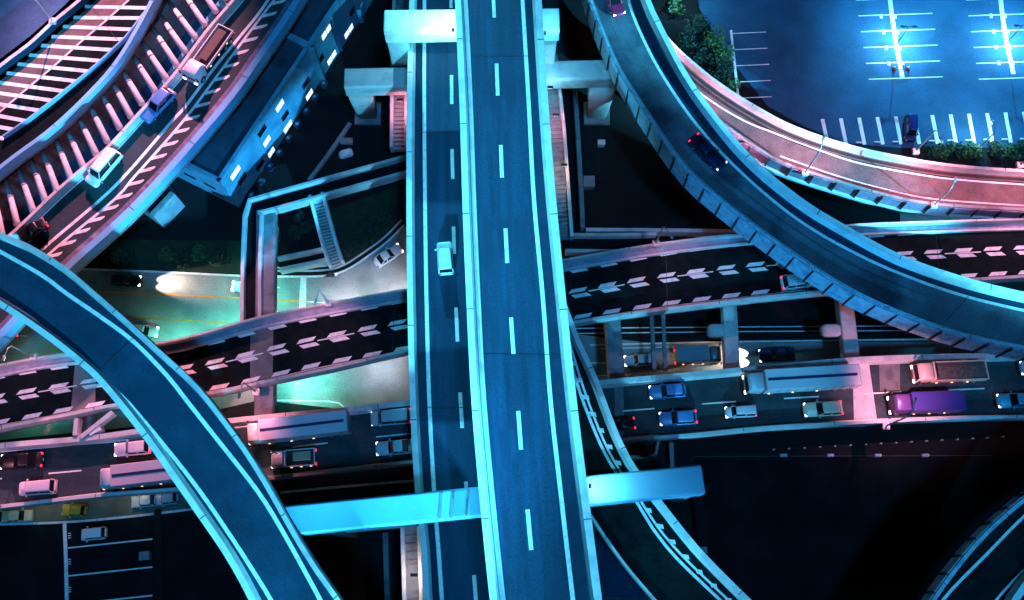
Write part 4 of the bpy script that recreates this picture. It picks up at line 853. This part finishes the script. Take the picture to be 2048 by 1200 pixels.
# street level
car((282, 562), (222, 560), 0, BK, 'black paint', 'black car throwing a wide headlight beam along the street', 'sedan', True, False, beams=2)
car((463, 572), (520, 575), 0, (.5, .75, .6), 'mint paint', 'pale green car half hidden below the footbridge on the street', 'hatch', True, True)
car((802, 494), (750, 528), 0, WH, 'white paint', 'white saloon turning the street corner beside the left carriageway', 'sedan', True, False)
car((316, 664), (262, 660), 0, SV, 'silver paint', 'silver car with lit headlights peeping out beside the curved ramp on the street', 'hatch', True, True)
car((-30, 664), (38, 662), 0, BK, 'black paint', 'dark car with a red and amber tail lamp under the curved ramp at far left', 'sedan', True, True)
car((1248, 722), (1308, 719), 0, SV, 'silver paint', 'grey car on the street behind the slim twin columns', 'hatch', True, False)
truck((1442, 709), (1352, 711), 0, (.16, .18, .2), 'dark grey cab', 'dark box lorry with red tail lamps on the street between crossbeams', 'box', (.24, .27, .32), 'dark grey box', cab=.25, W=2.1, ht=2.6)
car((1517, 712), (1590, 708), 0, (.03, .05, .12), 'ink blue paint', 'dark blue car with dazzling headlights on the street right of the bracketed crossbeam', 'sedan', True, False, beams=2, aim=3.0)
# service lane and car parks
car((133, 1020), (164, 1021), 0, (.45, .28, .03), 'yellow paint', 'tiny yellow car on the service lane under the expressway edge', 'hatch', False, False)
car((60, 1031), (22, 1033), 0, (.45, .42, .28), 'cream paint', 'cream car, second from the left on the service lane', 'hatch', False, False)
car((18, 1033), (-26, 1035), 0, (.42, .40, .20), 'khaki paint', 'khaki car, leftmost on the service lane at the frame edge', 'hatch', False, False)
car((268, 1004), (306, 1000), 0, SV, 'silver paint', 'silver car parked in shade under the expressway, left one of two', 'hatch', False, False)
car((312, 1000), (352, 995), 0, (.3, .36, .42), 'slate paint', 'slate car parked under the expressway beside the curved ramp', 'hatch', False, False)
car((163, 1070), (213, 1065), 0, WH, 'white paint', 'small white van parked in the first bay of the lower left car park', 'van', False, False)
car((1822, 283), (1820, 232), 0, (.012, .012, .12), 'navy paint', 'navy car parked alone in the bays of the upper right car park', 'van', False, False)

# motorcycle and rider on the street
loc, rz, _ = place((676, 549), (648, 553), 0, .6)
t = empty('motorcycle', loc, rz, 'motorcycle with lit headlamp waiting at the kerb of the street corner', 'motorcycle')
for x in (.65, -.65): wheel(t, x, 0, .3, .12)
MB().loft([rrect(0, .55, .14, .1, .35), rrect(0, .6, .18, .12, .6), rrect(-.1, .5, .13, .1, .8)]).build('body', paintmat('black paint', BK), t, True)
MB().tube([(.5, -.32, .95), (.55, 0, .95), (.5, .32, .95)], .025).build('handlebar', M['metal'], t)
lamp(t, 'headlight', .72, 0, .78, .10, .12, .10, M['head'])
pm = bpy.data.meshes.new('person'); jt = [((-.15, 0, .86), .17), ((-.08, 0, 1.1), .16), ((-.02, 0, 1.32), .18), ((.02, 0, 1.46), .07), ((.06, 0, 1.62), .12), ((0, .2, 1.36), .07), ((.2, .26, 1.14), .05), ((.46, .28, .98), .04), ((0, -.2, 1.36), .07), ((.2, -.26, 1.14), .05), ((.46, -.28, .98), .04),
     ((.2, .17, .82), .09), ((.12, .2, .45), .06), ((.22, .2, .33), .05), ((.2, -.17, .82), .09), ((.12, -.2, .45), .06), ((.22, -.2, .33), .05)]
pm.from_pydata([j[0] for j in jt], [(0, 1), (1, 2), (2, 3), (3, 4), (2, 5), (5, 6), (6, 7), (2, 8), (8, 9), (9, 10), (0, 11), (11, 12), (12, 13), (0, 14), (14, 15), (15, 16)], [])
po = bpy.data.objects.new('person', pm); COL.objects.link(po); po.location = loc; po.rotation_euler = (0, 0, rz); pm.materials.append(mat('dark riding clothes', (.03, .035, .05), .8, .2))
sk = po.modifiers.new('skin', 'SKIN'); 
for i, j in enumerate(jt): pm.skin_vertices[0].data[i].radius = (j[1], j[1])
pm.skin_vertices[0].data[0].use_root = True; po.modifiers.new('sub', 'SUBSURF').levels = 1
tag(po, 'rider in dark clothes and helmet seated on the motorcycle at the street corner', 'person')
hm = MB(); hm.loft([[Vector((math.cos(a) * r, math.sin(a) * r, z)) for a in [2 * math.pi * k / 12 for k in range(12)]] for z, r in ((-.15, .10), (-.05, .155), (.05, .15), (.13, .09))]); o = hm.build('helmet', paintmat('black paint', BK), po, True); o.location = (.07, 0, 1.66)

# car park cones / barrier at the end of the lamp row
for x in (1787, 1815):
    t = empty('traffic_cone', P(x, 138, 0), 0, ('left' if x < 1800 else 'right') + ' one of two red and white traffic cones beside the barrier bar', 'traffic cone', 'pair of traffic cones')
    MB().box(-.3, .3, -.3, .3, 0, .06).build('base', M['rubber'], t); cn = lambda z, r: [Vector((math.cos(a) * r, math.sin(a) * r, z)) for a in [2 * math.pi * k / 12 for k in range(12)]]
    MB().loft([cn(.06, .26), cn(.45, .16)]).build('cone', paintmat('cone red', (.75, .02, .05)), t); MB().loft([cn(.45, .165), cn(.75, .05)]).build('sleeve', M['paint'], t)
t = empty('barrier_bar', P(1801, 144, 0), 0, 'thin black barrier bar between the two red traffic cones', 'barrier'); MB().bar((-.95, 0, .6), (.95, 0, .6), .08).build('bar', M['metal_dark'], t)
for x0, y0 in ((1775, 35), (1995, 34)):
    for k in range(4):
        for dx in (-13, 15):
            q = P(x0 + k * 5.2 + dx, y0 + k * 31.5 - 2, 0.03); t = empty('wheel_stop', q, 0, 'short white wheel stop in the lit parking rows', 'wheel stop', 'wheel stops in the parking rows')
            MB().loft([rrect(0, .22, .35, .05, 0), rrect(0, .15, .3, .05, .14)]).build('block', M['paint'], t)
for k in range(10):
    if k == 3: continue
    q = P(1718 + 36.4 * k, 285 - k * .8, .03); t = empty('wheel_stop', q, 0, 'thin white wheel stop at the foot of a bay along the hedge', 'wheel stop', 'wheel stops along the hedge bays')
    MB().loft([rrect(0, .42, .10, .05, 0), rrect(0, .38, .07, .05, .13)]).build('block', M['paint'], t)

# ------------------------------------------------------------------ lamps
up = 1.05; GL = 'lamps along the crossing roads'
def lampat(px, py, z, ht, arm, watts, label, cone=118, col=PINK, lens='lens_pink', group=GL): return road_lamp(P(px, py, z + up), ht, arm, watts, col, M[lens], label, group, cone)
lampat(67, 714, ZM, 6.0, (-.3, -1.6, 0), 1700, 'street lamp on the upper parapet of the black road left of the curved ramp')
lampat(657, 607, ZM, 6.0, (-.3, -1.6, 0), 2000, 'street lamp above the white stop line on the black road parapet')
lampat(1312, 487, ZM, 6.5, (.8, -1.5, 0), 1500, 'leaning street lamp at the end of the dim footbridge right of the main carriageways')
lampat(2110, 433, ZM, 6.5, (-.6, -1.6, 0), 2600, 'street lamp on the black road parapet beyond the right edge')
lampat(1772, 852, ZQ, 7.5, (.6, 1.6, 0), 6500, 'street lamp on a bulging pedestal below the pink deck strip', 112)
lampat(512, 784, ZM, 6.0, (-.2, -1.6, 0), 3200, 'street lamp with a white top above the pale trailer lorry')
lampat(-60, 1010, ZQ, 7.5, (.4, 1.8, 0), 1500, 'street lamp on the lower expressway parapet at the far left edge')
lampat(1610, 345, ZP, 6.5, (.5, 1.6, 0), 8000, 'street lamp on the inner parapet of the pink slip road', group='lamps along the pink slip road')
lampat(1832, 302, ZP, 6.5, (.2, -1.8, 0), 8000, 'street lamp on a pedestal left of the hedge by the pink slip road', group='lamps along the pink slip road')
lampat(2040, 330, ZP, 6.5, (.2, -1.8, 0), 8000, 'street lamp on a pedestal at the right edge of the pink slip road', group='lamps along the pink slip road')
lampat(1868, 410, ZP, 5.0, (.6, 1.2, 0), 1800, 'street lamp with an arm over the right end of the pink slip road', group='lamps along the pink slip road')
lampat(105, 42, ZH, 5.0, (-1.5, .8, 0), 5000, 'street lamp with a pink glow on the parapet in the upper left corner', group='lamps of the upper left roads')

def park_lamp(px, py, label):
    t = empty('car_park_lamp', P(px, py, 0), 0, label, 'street lamp', 'car park lamps'); MB().tube([(0, 0, 0), (0, 0, 2.2), (0, 0, 4.4)], .09, .06).build('pole', M['metal_dark'], t, True)
    MB().bar((-.8, 0, 4.4), (.8, 0, 4.4), .07).build('cross_arm', M['metal_dark'], t)
    for s in (-1, 1):
        h = MB().loft([rrect(0, .28, .14, .06, -.04), rrect(0, .34, .18, .08, .05), rrect(0, .25, .12, .06, .12)]).build('lantern', M['metal_dark'], t); h.location = (s * .85, 0, 4.42)
        MB().loft([rrect(0, .24, .11, .05, -.08), rrect(0, .26, .12, .05, -.045)]).build('lens', M['lens_white'], h)
        p = t.location + Vector((s * .85, 0, 4.2)); spot(t, p, p + Vector((s * 1.2, 0, -4)), 5600, (.30, .72, 1.0), 168, 1.0)
park_lamp(1793, 88, 'double headed lamp in the middle of the lit parking rows'); park_lamp(2013, 86, 'double headed lamp in the parking rows nearest the right edge')
road_lamp(P(1957, 296, 0), 5.0, (-.2, 1.3, 0), 2600, (.45, .85, 1.0), M['lens_white'], 'short lamp post in the hedge lighting the parking bays', None, 172)
road_lamp(P(1343, 20, 0), 6.0, (1.4, .3, 0), 3000, (.25, .75, 1.0), M['lens_white'], 'lamp post in the planted wedge at the top of the car park', None, 172)
def bulkhead(px, py, z, watts, col, label, cone=160, target=None, lens='lens_green', group='bulkhead lamps under the decks', zdir=None):
    q = P(px, py, z); t = empty('bulkhead_lamp', q, 0, label, 'lamp', group); h = MB().loft([rrect(0, .35, .14, .06, -.02), rrect(0, .4, .18, .08, .12)]).build('casing', M['metal_dark'], t); MB().loft([rrect(0, .30, .11, .05, -.10), rrect(0, .33, .13, .05, -.022)]).build('lens', M[lens], h)
    spot(t, q + Vector((0, 0, -.15)), Vector(target) if target else q + Vector((0, 0, -4)), watts, col, cone, .8)
for px, py, wt in ((330, 690, 3600), (450, 668, 5000), (560, 642, 3600), (690, 614, 4800), (790, 592, 3600), (600, 748, 4000), (760, 716, 1500)):
    bulkhead(px, py, 4.7, wt, (.16, 1, .80) if px < 600 or py > 730 else (.80, .84, 1.0), 'green white bulkhead lamp fixed under the black road above the street')
bulkhead(500, 560, 3.7, 1800, MERC, 'green bulkhead lamp fixed under the footbridge above the street', group=None)
bulkhead(60, 760, 4.6, 1800, MERC, 'green bulkhead lamp under the black road left of the curved ramp', group=None)
bulkhead(1250, 620, 4.7, 250, COOL, 'bulkhead lamp under the black road above the street right of the main carriageways', group=None)
for px, py in ((60, 985), (240, 968)): bulkhead(px, py, 4.7, 350, (1, .85, .45), 'yellow bulkhead lamp under the expressway above the service lane', lens='lens_pink', group='yellow lamps over the service lane')
for px, py, wt in ((1338, 70, 2200), (1420, 180, 2600), (1500, 262, 2200)): bulkhead(px - 18, py + 22, 11.4, wt, PINK, 'added hidden pink lamp under the panelled ramp tinting the slip road', 165, P(px + 14, py - 4, ZP), 'lens_pink', 'added pink lamps under the panelled ramp')  # added hidden lamps that turn the upper end of the slip road pink

def projector(px, py, z, target, watts, cone, label, col=CYAN):
    q = P(px, py, z); t = empty('floodlight', q, 0, label, 'floodlight', 'floodlights on the upper carriageway parapets'); MB().box(-.12, .12, -.22, .22, -.12, .12).build('casing', M['metal_dark'], t); MB().bar((0, 0, -.4), (0, 0, -.1), .05).build('bracket', M['metal'], t)
    spot(t, q + (Vector(target) - q).normalized() * .3, target, watts, col, cone, .8, .05)
projector(906, 60, 24.4, P(880, 43, 21.2), 3800, 120, 'floodlight over the white lit beam on the left edge of the upper carriageway', (.45, .9, 1.0))
projector(1090, 66, 24.3, P(1104, 70, 19), 2500, 120, 'floodlight over the right end of the white lit beam')
projector(1180, 972, 24.2, P(1215, 972, 21.2), 2500, 120, 'floodlight over the right half of the wide blue beam', (.3, .85, 1.0))
bulkhead(1100, 175, 13.5, 900, (.3, .8, 1.0), 'cool bulkhead lamp above the right arm of the two tier pier', lens='lens_white', group=None, target=P(1130, 140, 11.7))
bulkhead(800, 200, 11.2, 900, PINK, 'pink bulkhead lamp above the left stepped walkway', lens='lens_pink', group='pink lamps over the walkways')
bulkhead(1112, 230, 11.2, 700, PINK, 'pink bulkhead lamp above the right stepped walkway', lens='lens_pink', group='pink lamps over the walkways')
bulkhead(1128, 330, 11.2, 500, (1, .6, .5), 'second pink bulkhead lamp above the right stepped walkway', lens='lens_pink', group='pink lamps over the walkways')
bulkhead(828, 1150, 11.4, 700, (1, .75, .75), 'pale bulkhead lamp above the walkway near the bottom edge', lens='lens_pink', group=None)

# added masts out of view that light the decks, ramps and buildings
unseen_mast((-30, -118, 0), 74, [((-3, 22, 18), 2100e3, CYAN, 14, (.75, 1, 1)), ((-2, 62, 18), 2000e3, CYAN, 10, (.85, 1, 1))], 'added unseen floodlight mast south west of the main carriageways')
unseen_mast((26, -118, 0), 74, [((-1, 22, 20), 1600e3, CYAN, 13.5, (.75, 1, 1)), ((-2, 62, 18), 1500e3, CYAN, 9.5, (.85, 1, 1)), ((36, 52, 12), 1300e3, (.02, .42, 1.0), 12, (1, .7, 1)), (P(1420, 790, 8), 1000e3, (.10, .60, 1.0), 13, (1, .5, 1)), (P(1960, 1110, 12), 520e3, (.02, .55, 1.0), 7.5, (.7, 1, 1)), (P(1290, 1010, 12.6), 620e3, (.04, .60, 1.0), 9, (.7, 1, 1))], 'added unseen floodlight mast south of the main carriageways')
unseen_mast((-34, 205, 0), 74, [((-4, 44, 18), 2600e3, CYAN, 12, (.75, 1, 1))], 'added unseen floodlight mast north of the main carriageways')
unseen_mast((52, -92, 0), 74, [((-38, 23, 23), 2900e3, CYAN, 14, (.75, 1, 1)), ((-33, 52, 3.5), 3600e3, (.05, .50, 1.0), 12, (1, .42, 1)), ((-48, 52, 12), 900e3, (.02, .38, 1.0), 11, (1, .4, 1))], 'added unseen floodlight mast south east of the curved left ramp')
unseen_mast((150, -42, 0), 66, [((37, 56, 14), 6000e3, CYAN, 14, (.56, 1, 1))], 'added unseen floodlight mast east of the panelled ramp')
unseen_mast((75, 175, 0), 40, [((68, 82, 0), 2100e3, (.04, .54, 1.0), 29, (1, .6, 1))], 'added unseen floodlight mast north of the car park')
unseen_mast((-50, 165, 0), 60, [((-52, 64, 12), 2600e3, PINK, 22, (1, 1, 1))], 'added unseen pink floodlight mast north of the lorry road')
